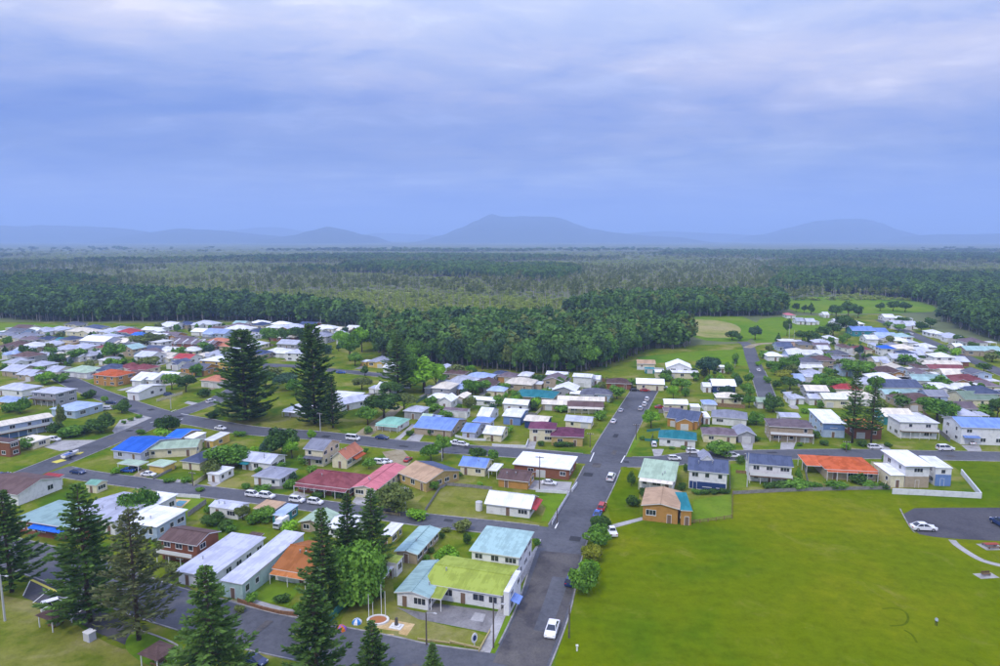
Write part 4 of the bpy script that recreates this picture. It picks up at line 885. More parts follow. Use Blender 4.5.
            if rg.random() < .0 and rt in ('gx','sk') and op.get('solar', True):
                for k in range(rg.randint(3, 5)):
                    y0_ = -D2*.62; x_ = -W2*.5+k*1.08; zf = h+(D2-abs(y0_))*tp if rt == 'gx' else h+(y0_+D2)*tp
                    q = MB(); q.slab([(x_,y0_,zf+.1),(x_+1.0,y0_,zf+.1),(x_+1.0,y0_+1.5,zf+.1+1.5*tp),(x_,y0_+1.5,zf+.1+1.5*tp)], .05, 0, 1); ob('solar_panel', q.mesh('solar_panel', [M_SOLAR, M_STEEL]), ro)
        # windows and doors on the faces that look towards the camera side
        if win and not op.get('open') and op.get('win', True):
            st = 2 if h-z0 > 4.3 else 1; hs = (h-z0)/st
            faces = [('f', Vector((0,-1,0)), 2*ww), ('r', Vector((1,0,0)), 2*dd), ('l', Vector((-1,0,0)), 2*dd)]
            for nm, nv, ln in faces:
                wn = Matrix.Rotation(ang, 3, 'Z') @ nv
                if wn.dot(-c.normalized()) < .05 and nm != 'f': continue
                if ln < 2.0: continue
                cnt = max(1, int(ln/(2.7 if near else 4.0)))
                fr = math.atan2(nv.y, nv.x)+math.pi/2
                dist = dd if nm == 'f' else ww
                tv = Vector((-nv.y, nv.x, 0))            # along the face
                for s_ in range(st):
                    door_at = rg.randrange(cnt) if (nm == 'f' and s_ == 0) else -1
                    for k in range(cnt):
                        if k != door_at and rg.random() < .14: continue
                        t_ = (-.5+(k+.5)/cnt+rg.uniform(-.06, .06)/cnt)*ln
                        base = nv*dist+tv*t_
                        zc = z0+hs*(s_+.56)
                        if k == door_at:
                            gd = (op.get('garage') or (not near and rg.random() < .3)) and ln/cnt > 2.9
                            kd = 'garage_door' if gd else 'door'
                            q = ob(kd, door_mesh(kd, 2.5 if gd else .95, min(2.1, hs*.82)), root)
                            zc = z0
                        else:
                            w_ = min(rg.choice((1.0, 1.5, 1.5, 2.2)), ln/cnt*.72); h_ = min(hs*.44, rg.choice((1.0, 1.2)))
                            wm_ = window_meshes(w_, h_, near)
                            q = ob('window', wm_[0], root)
                            if wm_[1]: ob('pane', wm_[1], q)
                        lp = Matrix.Rotation(rz, 3, 'Z') @ base
                        q.location = (rel.x+lp.x, rel.y+lp.y, zc); q.rotation_euler = (0, 0, rz+fr)
        if op.get('ver'):                                 # verandah or balcony along the front
            vd = op['ver']; vz = op.get('vz', 0.0)
            n = max(2, int(2*ww/2.6)+1)
            for k in range(n):
                x_ = -ww+2*ww*k/(n-1); q = MB(); q.box(x_-.06, x_+.06, -D2-vd-.06, -D2-vd+.06, -.1, (vz if vz else h-.35)); ob('post', q.mesh('post', [M_TRIM]), root, rel, rz)
            if vz:
                q = MB(); q.box(-ww, ww, -D2-vd-.1, -dd-.02, vz-.22, vz); ob('balcony', q.mesh('balcony', [M_DECK]), root, rel, rz)
                q = MB(); q.box(-ww, ww, -D2-vd-.1, -D2-vd-.05, vz+.12, vz+.95); ob('railing', q.mesh('railing', [M_TRIM if op.get('rail', 1) else M_STEEL]), root, rel, rz)
            else:
                q = MB(); q.slab([(-ww,-D2-vd-.2,h-.45),(ww,-D2-vd-.2,h-.45),(ww,-D2+.02,h-.14),(-ww,-D2+.02,h-.14)], .1, 0, 1); ob('verandah_roof', q.mesh('verandah_roof', [roofmat(op.get('vc', rc), 'x'), M_TRIM]), root, rel, rz)
        if op.get('awn'):                                 # coloured awning over the ground floor: (colour, x0, x1, z)
            ac, f0, f1, az = op['awn']
            q = MB(); q.slab([(-ww+2*ww*f0,-dd-1.5,az-.35),(-ww+2*ww*f1,-dd-1.5,az-.35),(-ww+2*ww*f1,-dd-.02,az),(-ww+2*ww*f0,-dd-.02,az)], .12, 0, 0); ob('awning', q.mesh('awning', [roofmat(ac, 'x')]), root, rel, rz)
        if op.get('sideawn'):
            ac, f0, f1, az = op['sideawn']
            q = MB(); q.slab([(ww+.02,-dd+2*dd*f0,az),(ww+1.6,-dd+2*dd*f0,az-.5),(ww+1.6,-dd+2*dd*f1,az-.5),(ww+.02,-dd+2*dd*f1,az)], .12, 0, 0); ob('awning', q.mesh('awning', [roofmat(ac, 'x')]), root, rel, rz)
        if op.get('band'):                                # coloured ground-floor band on the front
            bc, f0, f1, b0, b1 = op['band']
            q = MB(); q.box(-ww+2*ww*f0, -ww+2*ww*f1, -dd-.07, -dd-.012, b0, b1); ob('wall_panel', q.mesh('wall_panel', [wallmat(bc)]), root, rel, rz)
    px = PX(c0)
    HOUSE_FOOT.append((c0.x, c0.y, max(g0[2], g0[3])*.55, RC[blocks[0][7]][1]+' roofed '+cat))
    b0 = blocks[0]
    if label is None:
        kind = {'gx':'gabled','gy':'gabled','hip':'hipped','sk':'sloping','flat':'flat'}[b0[6]]
        st = 'two-storey ' if b0[5] > 4.3 else ''
        lb = f'{st}{WC[b0[8]][1]} {cat}, {RC[b0[7]][1]} {kind} roof'
        LABELS.append((root, lb, 'H', (b0[0]+b0[2])/2, (b0[1]+b0[3])/2)); root['category'] = cat
    else: tag(root, label, cat)
    return root
H = house
S_ = dict(name='shed', cat='shed')
# --- the hall block by the main road
H('white memorial hall with lime green roof and pale teal roofed wing', (423,583,502.5,596,11.5,3.0,'gx','lime','white',{'pitch':9}), (394,592,429,598.5,12.5,2.7,'gy','palteal','white',{'pitch':12}), (430,597,441,600,4.2,2.5,'sk','lime','white',{'open':1,'pitch':6}),
  (503.5,592,509,593,8,4.4,'flat','white','white',{'over':.02,'sideawn':('blue',.1,.45,2.6)}), name='memorial_hall', cat='hall')
H('two storey white hall with wide pale teal roof on the main road corner', (467.5,552,521,556,(535,533),5.0,'sk','palteal','white',{'pitch':1.5,'solar':False}), name='hall', cat='hall')
H('long gabled house with pale teal roof between pine and flowering bush', (394,551,417.5,555,(441,529),2.4,'gy','palteal','tan',{'pitch':11}))
H('narrow olive shed with white roof half hidden by a pine on the lane', (380,533,390.6,537,(404,524.5),2.5,'sk','white','olive',{'pitch':2}), **S_)
H('small white shed with lime roof behind the memorial hall', (385,561.5,397,563.5,(402,559),3.0,'sk','lime','white',{'pitch':3}), **S_)
H('grey lean-to shelter beside the small lime roofed shed', (376,577,381,583,(394,568),2.1,'sk','lav','grey',{'pitch':3,'open':1}), **S_)
H('white weatherboard cottage with red porch roof beside the vacant lot', (484,503.5,531,509,8.2,2.6,'gx','white','white',{'pitch':24,'sideawn':('red',.02,.95,2.7)}), name='cottage')
H('brown roofed brick house squeezed between white cottage and motel', (496,479,529,481.5,8.5,2.4,'gx','brown','orange',{'pitch':17}))
H('long low motel with white flat roof and red brick front', (511,465.5,571,468.5,(581,457),3.2,'flat','white','brick',{'garage':1}), name='motel', cat='motel')
H('cream cottage with blue roof facing the vacant lot', (458,465.6,486,468,7.5,2.7,'gx','blue','cream',{'pitch':22}), name='cottage')
H('white open carport beside the blue roofed cottage', (488,470,497,471.5,(502,464),2.3,'flat','white','white',{'open':1}), name='carport', cat='carport')
H('big yellow brick house with brown and slate roof by the olive bush', (397.5,472.5,426,483,(448,466),2.8,'gx','tan','ybrick',{'pitch':15,'rc2':'slate'}))
H('cream house with pink roof and open carport on the lane', (352,487,376,490.5,(401,466),2.6,'gy','pink','cream',{'pitch':13,'garage':1}))
H('long low house with maroon hipped roof and shaded front on the lane', (294,483,350,488.5,11,2.6,'hip','maroon','brick',{'ver':1.2}))
H('two storey yellow house with grey roof beside the red gabled church', (304,448,322,451.5,(338,440.5),5.0,'gx','grey','cream',{'pitch':20,'awn':('dkgrey',0,1,2.9)}))
H('cream church-like house with steep salmon roof and orange side awning', (331,457.5,346,460.5,(363,449.5),2.9,'gy','salmon','cream',{'pitch':38,'sideawn':('terracotta',.35,1.0,2.5)}), name='chapel_house')
H('white house with grey hipped roof on the lane beside parked cars', (251,476,280,479,(300,469),2.6,'hip','grey','white',{'pitch':16}))
H('white house with grey gabled roof behind the lane under the dark tree', (238,461,272,463,8,2.8,'gx','ltgrey','white',{'pitch':20,'awn':('teal',0,.3,2.5)}))
H('small white garage with flat roof on the lane', (207.5,473,218,475.5,(231,467),2.3,'flat','white','white'), name='garage', cat='garage')
H('cream house with slate hipped roof on the lane beside the yellow carport', (179,461,200,463,9.5,2.5,'hip','slate','cream'))
H('long cream house with pale green roof behind the yellow carport', (142,450,197,447,9,2.9,'gx','palegreen','cream',{'pitch':13}))
H('yellow carport with pale green flat roof on the lane', (149,464,161,468,(174,461),2.2,'flat','palegreen','yellow',{'win':False}), name='carport', cat='carport')
H('low cream carport with pale roof over the blue car', (118,463,137,466.5,(144,461),2.2,'flat','palegreen','cream',{'open':1}), name='carport', cat='carport')
H('pale house with large bright blue roof beside the left street', (110,450,141,453,(166,437),2.8,'gx','bright','lav',{'pitch':14}))
H('small house with bright blue roof and white extension near the junction', (166,436.5,180,438.5,(194,429),2.6,'gx','bright','tan',{'pitch':14}), (181,438.5,196,437.5,6,2.6,'sk','white','white',{'pitch':3}))
H('white house with pale roof strip above the dry verge by the junction', (203,440,213,441,(232,434),2.5,'sk','white','yellow',{'pitch':3}))
H('long white building with brown roof at the left street corner', (-20,487,12,497,(71,478.5),3.0,'gx','brown','white',{'pitch':16}), name='shop', cat='shop')
H('low shed with red roof beside the brown roofed corner building', (28,481.5,43,484.5,(55,475),2.4,'sk','red','white',{'pitch':5}), **S_)
H('shop with pale teal flat roof and blue fronted awning behind the pines', (20,516,69,533,(92,505),3.4,'flat','palteal','brick',{'awn':('bright',.3,1,2.9)}), name='shop', cat='shop')
H('building with pale lavender roof between the two dark pines', (72,514,112,523,(128,492),3.4,'gx','lav','white',{'pitch':7}), name='shop', cat='shop')
H('garden shed with rounded pale green roof at the lane mouth', (86,483.5,95,486,(103,480),2.3,'gx','green','cream',{'pitch':20}), **S_)
H('long blue grey building with white roof beside the backyard pool', (128,521,154,528.5,(188,510.5),3.4,'sk','white','paleblue',{'pitch':2}))
H('long narrow building with white roof behind the pool building', (112,514,131,519,(177,495.5),3.2,'sk','white','white',{'pitch':2}))
H('two storey brick house with dark brown roof and white posted balcony', (160.6,538,194,547.5,(218,530.5),4.4,'gx','brown','brick',{'pitch':17,'ver':1.0,'vz':2.0}))
H('long building with white roof, glazed front and brick base on the front street', (177,569,209,579,(255,538),2.8,'sk','lav','white',{'pitch':2}), name='motel_wing', cat='motel')
H('long pale green building with lavender white roof beside the orange roofed house', (222,578.5,240,586,(305,537.5),3.3,'sk','lav','green',{'pitch':3}), name='motel_wing', cat='motel')
H('white cottage with burnt orange roof facing the front street', (273,567,309,576,(342,545),2.6,'gx','burnt','white',{'pitch':17,'ver':1.2}), name='cottage')
H('small house with pale green gabled roof on the lane beside white cars', (299,521,322,526.5,(338,513),2.3,'gy','palegreen','tan',{'pitch':16}))
H('white roofed house half hidden behind the garden pines', (327,526,350,532,(364,516),2.4,'gx','white','white',{'pitch':12}))
H('long teal shed with pale roof on the lane', (272,514,282,516.5,(295,505),2.3,'sk','sky','teal',{'pitch':2}), **S_)
H('low shed with peach coloured roof on the lane', (253,508,273,511,(282,502),2.0,'sk','tan','tan',{'pitch':2}), **S_)
H('house with pale lavender roof below the lane beside the dark shrubs', (214,503,232,513.5,(251,503),2.5,'gx','lav','white',{'pitch':15}))
H('tiny brown shed among the backyard clutter', (245,537,254,541,(259,534),2.0,'sk','brown','brick',{'pitch':4}), **S_)
# --- right of the main road
H('house with pale green roof and white fronted verandah on the right street', (638,477,675,481.5,11,3.0,'sk','palegreen','white',{'pitch':9,'ver':1.2,'vc':'cream'}))
H('orange brick house with tan roof and teal roofed side at the park edge', (641,505,680,509.5,11.5,3.9,'gy','tan','orange',{'pitch':11}), (680.3,509.5,693,511.5,10,3.7,'sk','teal','orange',{'pitch':3}))
H('two storey white house with blue grey roof and white dormer', (687.5,470,729,474,11,5.2,'gx','slate','white',{'pitch':19,'band':('navy',.02,.98,.2,2.2),'solar':False}), (700.5,459.5,714,460.5,6,7.0,'gy','grey','white',{'pitch':36,'z0':5.0,'over':.25}))  # navy band paints in the dark of the carport under the upper floor
H('white house with teal hipped roof on the right street', (658,437.5,697,440.5,9,2.8,'hip','teal','white'))
H('orange brick house with slate roof and front gable beside the main road', (666,417.5,698,421.5,11,3.2,'gx','slate','orange',{'pitch':22}), (676,421.5,694,423,5,2.9,'gy','slate','orange',{'pitch':24}))
H(None, (664,403.5,689,405,7,2.9,'gx','white','cream')); H(None, (664,411,684,412.5,6,2.6,'flat','mauve','cream'))
H('house with large grey hipped roof behind the brown hipped house', (711,416.5,748,419.5,10,2.9,'hip','grey','white'), (703,417,711,418,8,2.6,'flat','white','white'))
H('house with brown hipped roof and grey gabled garage on the right street', (702.5,434,738,436,8,2.8,'hip','mauve','cream'), (738,435.5,756,434.5,9,2.8,'gy','grey','grey',{'pitch':24,'garage':1}))
H('white two storey house with slate roof and garden deck at the park fence', (748,463.5,794,467,9,5.0,'gx','slate','white',{'pitch':18,'ver':1.6,'vz':2.2,'solar':False}))
H('tan house with terracotta hipped roof and open carport at the park fence', (825,469,879,471.5,12,3.0,'hip','terracotta','tan',{'pitch':15,'ver':.8}), (806,465,825,466.5,8,2.8,'sk','terracotta','tan',{'open':1,'pitch':4}))
H('modern two storey house with white angled roofs behind the white wall', (905,466,934.5,466.5,12.5,6.2,'sk','white','white',{'pitch':2,'rot':-2,'over':.7,'band':('tan',0,1,.05,3.1)}), (890.5,475,906,475.5,9,3.5,'sk','white','cream',{'pitch':2,'rot':-2}), (935,467,954,468.5,9,5.2,'sk','white','white',{'pitch':2,'rot':-6,'band':('blue',0,1,.05,3.2)}))
H('two storey white house with flat white roof and ground floor garages', (897.5,420.5,943,424.5,10,5.6,'hip','white','white',{'pitch':8,'ver':.7,'vz':2.6,'garage':1,'rot':-7}))
H('white two storey house with big blue roof and blue awning', (957,425,1016,431,12,5.8,'gx','blue','white',{'pitch':18,'awn':('blue',.03,.38,3.0),'garage':1,'solar':False,'rot':-7}))
H('tan two storey house with mauve hipped roof and front balcony', (769,426,815,428.5,10,5.0,'hip','mauve','tan',{'pitch':17,'ver':.9,'vz':2.4,'garage':1}))
H('white roofed two storey house with blue front beside the slim pines', (822,422.5,848,424.5,15,5.0,'sk','white','paleblue',{'pitch':4,'band':('blue',0,1,2.6,4.6),'rot':-7}))
H('house with broken orange tiled roof behind the slim pines', (852,426,886,429.5,10,4.0,'hip','orange','brick',{'rot':-7}))
H(None, (824,399,851,399.5,9,3.6,'gx','white','cream')); H(None, (809,398.5,824,399,7,2.8,'gx','lav','white')); H(None, (833,389,863,390,9,3,'hip','red','cream')); H(None, (781,417,801,417.5,7,2.8,'gx','lav','white',{'pitch':12}), **S_)
H(None, (757,402,772,402.5,7,2.7,'gx','palegreen','white'))
# --- block left of the main road
H('white house with green hipped roof on the cross street', (376,423,399,426,(413,419),2.3,'hip','green','white',{'ver':1.0}))
H('long house with blue roof and concrete drive on the cross street', (413,427,451,431,(468,419),2.4,'gx','blue','tan',{'pitch':14}))
H('blue grey house with blue roof beside the long blue roofed house', (461,431,475,433,(487,424),2.6,'gx','blue','lav',{'pitch':16}), (472,421,490,423,(495,418),3.6,'hip','blue','lav'))
H('cream house with white roof on the cross street', (483,432.5,501,435.8,9,2.6,'gx','white','cream'))
H(None, (443,409.5,467,411.5,(473,409),2.7,'gx','mauve','white',{'pitch':16}))
H(None, (418,421,427,423,(437,415),2.3,'gx','palegreen','white')); H(None, (428,419,438,420.5,6,2.3,'gx','sky','lav'))
H(None, (403,410.5,421,412.5,8,3,'hip','ltgrey','grey')); H(None, (427,397.5,441,398.5,8,2.6,'hip','white','white')); H(None, (438,400.5,451,402,8,3.2,'gy','white','white',{'pitch':30}))
H(None, (455,397.5,464,398.5,9,2.4,'gy','cream','tan'), **S_); H(None, (453,388.5,465,389.5,8,2.7,'gx','sky','tan')); H(None, (467,398.5,495,401.5,6,2.4,'gx','white','white',{'pitch':10}))
H(None, (477,415.5,489,417.5,(497,409),2.6,'gx','white','white')); H(None, (486,390.5,504,391.5,8,2.7,'hip','sky','cream'))
H(None, (465,376.5,491,378.5,9,2.8,'hip','sky','white')); H(None, (491,374,505,375,8,2.8,'hip','slate','white')); H(None, (442,373.5,464,374.5,8,2.8,'hip','brown','tan')); H(None, (437,367.5,446,368,8,3,'gy','lav','white'))
H(None, (497,376.5,515,377.5,9,2.8,'hip','mauve','orange')); H(None, (517,375.5,530,376.5,9,2.8,'hip','white','white')); H('house with broad teal hipped roof in the block left of the main road', (512,396.5,554,398,13,2.7,'hip','teal','tan',{'pitch':15}))
H(None, (502,403.5,528,405,7,3.2,'gx','white','white')); H(None, (502,415.5,521,417.5,(526,409),3.2,'gx','white','blue',{'pitch':10}))
H(None, (567,406.5,604,407.2,7,2.6,'gx','brown','cream',{'ver':1.2,'vc':'cream','rot':-8})); H(None, (557,400,605,401,6,3.0,'gx','cream','cream',{'rot':-8})); H(None, (541,404,569,405,6,2.6,'gx','cream','tan',{'rot':-10}))
H(None, (564,420.5,592,422.5,7,2.5,'gx','ltgrey','cream')); H(None, (523,420.5,548,422,8,2.8,'gx','cream','navy',{'pitch':12}))
H('large yellow brick house with purple hipped roofs on the cross street', (550,436,584,437.5,10,3.2,'hip','purple','ybrick',{'rot':-8}), (528,428.5,556,429.5,8,4.4,'hip','purple','cream',{'rot':-8}))
H(None, (572,376.5,592,377.5,8,4.8,'gx','white','white',{'pitch':12})); H(None, (591.5,379,600,379.5,7,3,'gx','white','white')); H(None, (545,374.5,567,375.5,8,3,'gx','white','white',{'pitch':14})); H(None, (606,383,632,384,9,2.7,'hip','brown','brick'))
H(None, (636,383.5,665,384.5,9,3,'gx','white','cream')); H('large white community hall with tall gabled roof below the green strip', (666,367.5,692,368.5,12,4.6,'gy','white','white',{'pitch':22}), (655,372,699,373,6,3,'gx','white','cream',{'pitch':12}), name='community_hall', cat='hall'); H(None, (637,363.5,656,364,8,2.8,'gx','tan','cream')); H(None, (645,369,655,369.5,5,2.2,'flat','teal','teal'), **S_)
H(None, (712,385.5,737,386.5,10,3.2,'gx','white','navy',{'pitch':22})); H(None, (703,386.5,712,387,7,2.6,'gx','white','white')); H(None, (716,397.5,743,398.5,8,2.8,'hip','cream','cream')); H(None, (703,404,718,405,7,2.7,'hip','sky','white')); H(None, (691,407,701,407.5,5,2.5,'flat','white','white'), **S_); H(None, (720,367,726,367.3,5,3,'flat','white','white'), **S_)
def auto_house(a):
    rg = random.Random(a[0]*13+a[2]); k = rg.random(); wpx = a[2]-a[0]
    bl = [(a[0],a[1],a[2],a[1]+.6,a[3]+rg.uniform(1,4),a[4],a[5],a[6],a[7])]
    if wpx > 13 and k < .75 and a[5] != 'flat':
        f0 = rg.choice((0, .48)); x0 = a[0]+wpx*f0; x1 = x0+wpx*rg.uniform(.40, .52); dy = rg.uniform(.8, 1.6)
        bl.append((x0, a[1]+dy, x1, a[1]+dy+.3, 7, min(a[4], 3.0)-.1, rg.choice(('gy','hip','gx')), a[6], a[7], {'garage': 1}))
    if k > .6:
        x0 = a[2]-.5 if rg.random() < .5 else a[0]-wpx*.3; bl.append((x0, a[1]+.2, x0+wpx*.32, a[1]+.4, 6, 2.3, 'flat', rg.choice((a[6],'white','lav','ltgrey')), a[7], {'open': 1} if rg.random() < .4 else {'win': False}))
    H(None, *bl)
    c, ang, wd, dp, _ = block_geom(bl[-1] if len(bl) > 1 else bl[0]); u = Vector((math.cos(ang), math.sin(ang), 0)); v = Vector((-u.y, u.x, 0)); L = rg.uniform(5, 9)
    f = c-v*(dp/2-.3)+u*rg.uniform(-.2, .2)*wd; q = [f-u*1.6, f-u*1.6-v*L, f+u*1.6-v*L, f+u*1.6]
    me = mesh('driveway', [(p.x-f.x, p.y-f.y, 0) for p in q], [(0,1,2,3)], [rg.choice((G_CONC, G_CONC, G_OLDC, G_DIRT))]); structure(ob('driveway', me, None, (f.x, f.y, .028+rg.random()*.004)))
# --- far right suburb: (x0, y, x1, depth, height, roof type, roof, wall)
for a in ((780,341,798,8,3.8,'flat','white','pink'), (767,356,784,8,2.8,'hip','white','white'), (788,354.5,825,8,3.4,'gx','white','paleblue'), (833,358,856,9,2.8,'hip','grey','white'), (806,375.5,828,9,2.8,'hip','lav','white'), (818,349,831,8,2.8,'gx','white','white'),
 (841,347.5,855,8,2.7,'hip','brown','white'), (857,349.5,874,8,2.7,'hip','maroon','cream'), (827,338.5,840,9,2.6,'hip','white','white'), (852,330.5,876,12,4,'gx','blue','teal'), (835,322.5,850,10,3,'gx','white','white'), (851,323.5,866,10,3,'hip','white','white'), (786,315,797,9,2.8,'hip','pink','white'), (796,321,806,9,2.6,'gx','ltgrey','white'), (806,321.5,817,9,2.6,'gx','lav','white'), (823,314.5,831,8,2.6,'gx','white','white'),
 (800,367,824,7,2.5,'gx','white','white'), (791,380,806,8,2.6,'gx','sky','lav'), (884,317.5,897,10,3,'gx','white','white'), (897,318.5,910,10,3,'hip','white','white'), (891,323.5,906,10,2.8,'gx','ltgrey','white'), (906,325,920,10,2.8,'gx','lav','white'), (876,332,890,10,3.4,'gx','blue','paleblue'), (877,336.5,899,9,2.8,'gx','sky','white'),
 (930,333,946,11,3,'hip','white','white'), (946,336.5,964,11,3,'hip','lav','white'), (966,342.5,990,10,3.4,'hip','mauve','white'), (966,350.5,1004,9,3.2,'gx','palteal','tan'), (894,340.5,911,9,2.8,'hip','white','cream'), (909,342.5,920,8,2.6,'hip','lav','white'), (896,348.5,918,9,2.9,'hip','cream','cream'), (918,351,936,9,2.8,'hip','lav','cream'), (892,358.5,920,9,2.8,'gx','lav','white'), (875,361.5,891,9,2.8,'gx','lav','cream'),
 (934,357,957,9,4.6,'hip','white','white'), (927,364,963,6,2.6,'gx','cream','cream'), (880,372.5,906,10,2.9,'hip','brown','orange'), (930,369,966,8,2.7,'gx','maroon','tan'), (917,368,930,8,2.7,'hip','brown','paleblue'), (945,374.5,975,8,2.8,'gx','cream','cream'), (914,379.5,950,8,2.7,'gx','palteal','white'), (955,381,990,9,2.9,'hip','maroon','orange'), (883,387.5,924,12,2.8,'gx','slate','cream'), (885,393.5,928,6,2.5,'sk','palteal','white'),
 (904,403.5,949,11,2.8,'hip','brown','tan'), (934,389.5,976,9,2.8,'gx','white','white'), (965,399.5,1003,9,2.8,'gx','muted','cream'), (956,415.5,982,9,2.8,'hip','lav','white'), (950,408.5,979,8,2.6,'gx','mauve','white'), (885,416.5,916,9,3.2,'gx','cream','teal'), (955,347,966,7,2.6,'gx','white','cream'), (985,386,1003,8,2.8,'hip','mauve','cream'), (866,339,880,9,2.8,'gx','white','white'), (866,366,878,8,2.6,'hip','ltgrey','cream'), (874,345.5,884,7,2.6,'hip','lav','white'),
 (862,383,882,9,2.8,'hip','ltgrey','white'), (838,364,856,9,2.8,'hip','white','cream'), (790,398,806,8,2.6,'hip','ltgrey','white')):
    auto_house(a)
H('white house with bright blue hipped roof in the far right suburb', (881,348.5,898,349,9,4.4,'hip','bright','white'))
# --- left estate
for a in ((31,330.5,46,10,3,'hip','lav','white'), (46,329.5,60,10,3,'hip','lav','white'), (62,331.5,90,11,3,'hip','cream','cream'), (80,328,97,10,3,'hip','slate','cream'), (97,331.5,111,10,3.2,'hip','lav','white'), (115,332,130,9,2.8,'hip','red','paleblue'), (51,341.5,66,9,2.7,'gx','teal','cream'), (64,342.5,72,6,3,'flat','tan','yellow'), (76,341,107,12,4.2,'gx','white','lav'), (108,342,126,9,2.7,'gx','cream','white'),
 (-3,346,20,10,2.9,'hip','brown','tan'), (16,346.5,36,9,2.7,'hip','white','white'), (51,349,68,9,2.8,'hip','lav','white'), (66,347.5,83,9,2.7,'hip','lav','white'), (31,354.5,48,9,2.7,'hip','lav','white'), (71,355.5,91,9,2.8,'hip','ltgrey','white'), (24,365.5,42,9,2.7,'hip','lav','white'), (43,371,58,8,2.6,'gx','lav','cream'), (60,371.5,90,9,2.8,'hip','palegreen','white'), (91,369.5,112,9,2.8,'hip','slate','white'), (114,367.5,134,9,2.8,'hip','maroon','cream'),
 (-2,371,20,9,2.7,'gx','lav','tan'), (14,374.5,32,8,2.6,'gx','lav','tan'), (97,360,107,7,2.6,'hip','white','white'), (1,353.5,15,8,2.6,'hip','sky','white'), (37,344.5,52,9,2.6,'hip','ltgrey','cream'), (10,336.5,31,9,2.7,'hip','grey','cream'), (-4,335,10,9,2.7,'hip','grey','cream'), (94,347.5,107,7,2.6,'hip','maroon','cream'), (88,353.5,105,8,2.7,'hip','ltgrey','tan'), (0,362.5,16,9,2.7,'hip','ltgrey','white'),
 (139,330,160,9,3,'gx','white','white'), (160,325.5,174,9,3.2,'gx','white','white'), (174,324.5,187,9,3,'hip','navy','tan'), (190,324,212,10,3,'hip','lav','white'), (201,333,226,10,3.2,'gx','sky','paleblue'), (222,329,247,11,3.2,'hip','white','white'), (190,331.5,203,8,2.7,'gx','white','white'), (159,335.5,176,9,3,'gx','mauve','orange'), (144,336.5,164,9,3,'gx','white','white'), (150,342,161,8,4.6,'flat','white','white'), (205,341,225,8,2.7,'hip','salmon','cream'),
 (125,342,145,9,2.7,'hip','ltgrey','white'), (155,350.5,175,9,2.8,'gx','white','lav'), (177,350.5,195,8,2.8,'hip','white','cream'), (192,356,204,8,2.8,'hip','cream','cream'), (212,346,229,8,2.7,'hip','salmon','cream'), (200,355,222,9,2.8,'hip','ltgrey','white'), (196,361,229,10,4.6,'flat','white','yellow'), (171,358.5,190,8,3,'gx','red','white'), (151,357,171,8,2.7,'gx','cream','cream'), (164,363.5,178,8,3,'gy','slate','white'), (177,368.5,206,9,3.2,'gx','dkgrey','orange'),
 (125,369,147,8,2.7,'hip','maroon','cream'), (132,356.5,151,9,4.6,'gx','lav','white'), (129,379,155,8,3.0,'gx','white','white'), (152,377.5,174,8,3.2,'gx','white','cream'), (122,376,147,8,2.8,'gx','brown','white'), (198,380.5,220,9,3.2,'hip','salmon','white'), (187,346,200,7,2.6,'hip','red','cream'), (228,349,240,8,2.7,'hip','lav','white'), (110,337,120,8,2.7,'hip','slate','cream'), (232,336,250,9,2.8,'hip','ltgrey','white'),
 (262,352,287,9,2.8,'hip','white','white'), (284,353,302,8,4.4,'hip','lav','white'), (264,327.5,280,9,3,'hip','white','grey'), (278,327.5,300,9,3,'hip','lav','orange'), (311,328,334,9,3,'hip','white','white'), (335,330.5,350,8,3,'gx','cream','pink'), (345,328.5,357,8,3,'gx','white','navy'), (250,325,262,9,3,'hip','navy','cream'), (366,361.5,384,9,3.2,'hip','grey','yellow'), (335,340,350,8,2.7,'gx','white','white'), (382,367.5,392,7,2.6,'gx','white','white'),
 (320,398,353,10,2.8,'flat','white','white'), (374,388,394,8,2.8,'gx','white','white'), (240,345,258,9,2.8,'hip','white','cream'), (298,331,312,8,2.7,'hip','ltgrey','cream')):
    auto_house(a)
H(None, (130,335,149,336,8,2.8,'gx','bright','white')); H('white house with low hipped roof in front of the tall middle pine', (283,409.5,308,412,9,2.5,'hip','white','white',{'ver':1.0})); H(None, (341,405,369,399.5,9,2.8,'gx','lav','white'))
H('yellow two storey house with terracotta hipped roof above the left street', (85,376,122,375.5,11,4.6,'hip','terracotta','orange',{'rot':-20}))
H('long white house with many windows above the junction lawn', (127,391,137,393,(163,384.5),3.6,'gx','white','white',{'pitch':10}))
H('boxy grey two storey house with pale roof and dark balconies', (32.5,391,52.5,394.5,(73.5,388),5.2,'hip','ltgrey','grey',{'pitch':9,'ver':.9,'vz':2.6,'rail':0}))
H('pale blue house with grey blue hipped roof beside the gravel garden', (50,408.5,74,411.5,(103,403),3.0,'hip','sky','paleblue',{'pitch':17}))
H('long two storey house with cream roof and blue verandah at picture edge', (-14,429,54,416.5,8,4.8,'gx','cream','paleblue',{'pitch':9,'ver':1.0,'vz':2.4,'band':('blue',0,.6,.1,2.0)}))
H('small cream garage with flat pale roof beside two white cars', (15,440,30,443.5,(44,436),2.4,'flat','cream','cream'), name='garage', cat='garage')
H('orange brick building with brown roof cut by the left picture edge', (-16,440,9,443,(15,439),4.6,'flat','brown','brick'))
H('yellow house with pale blue roof cut by the left picture edge', (-12,401,12,402.5,8,3,'hip','sky','yellow'))
H('house with broad pale lavender hipped roof near the left picture edge', (-4,388,20,391,(35,385),3,'hip','lav','white'))
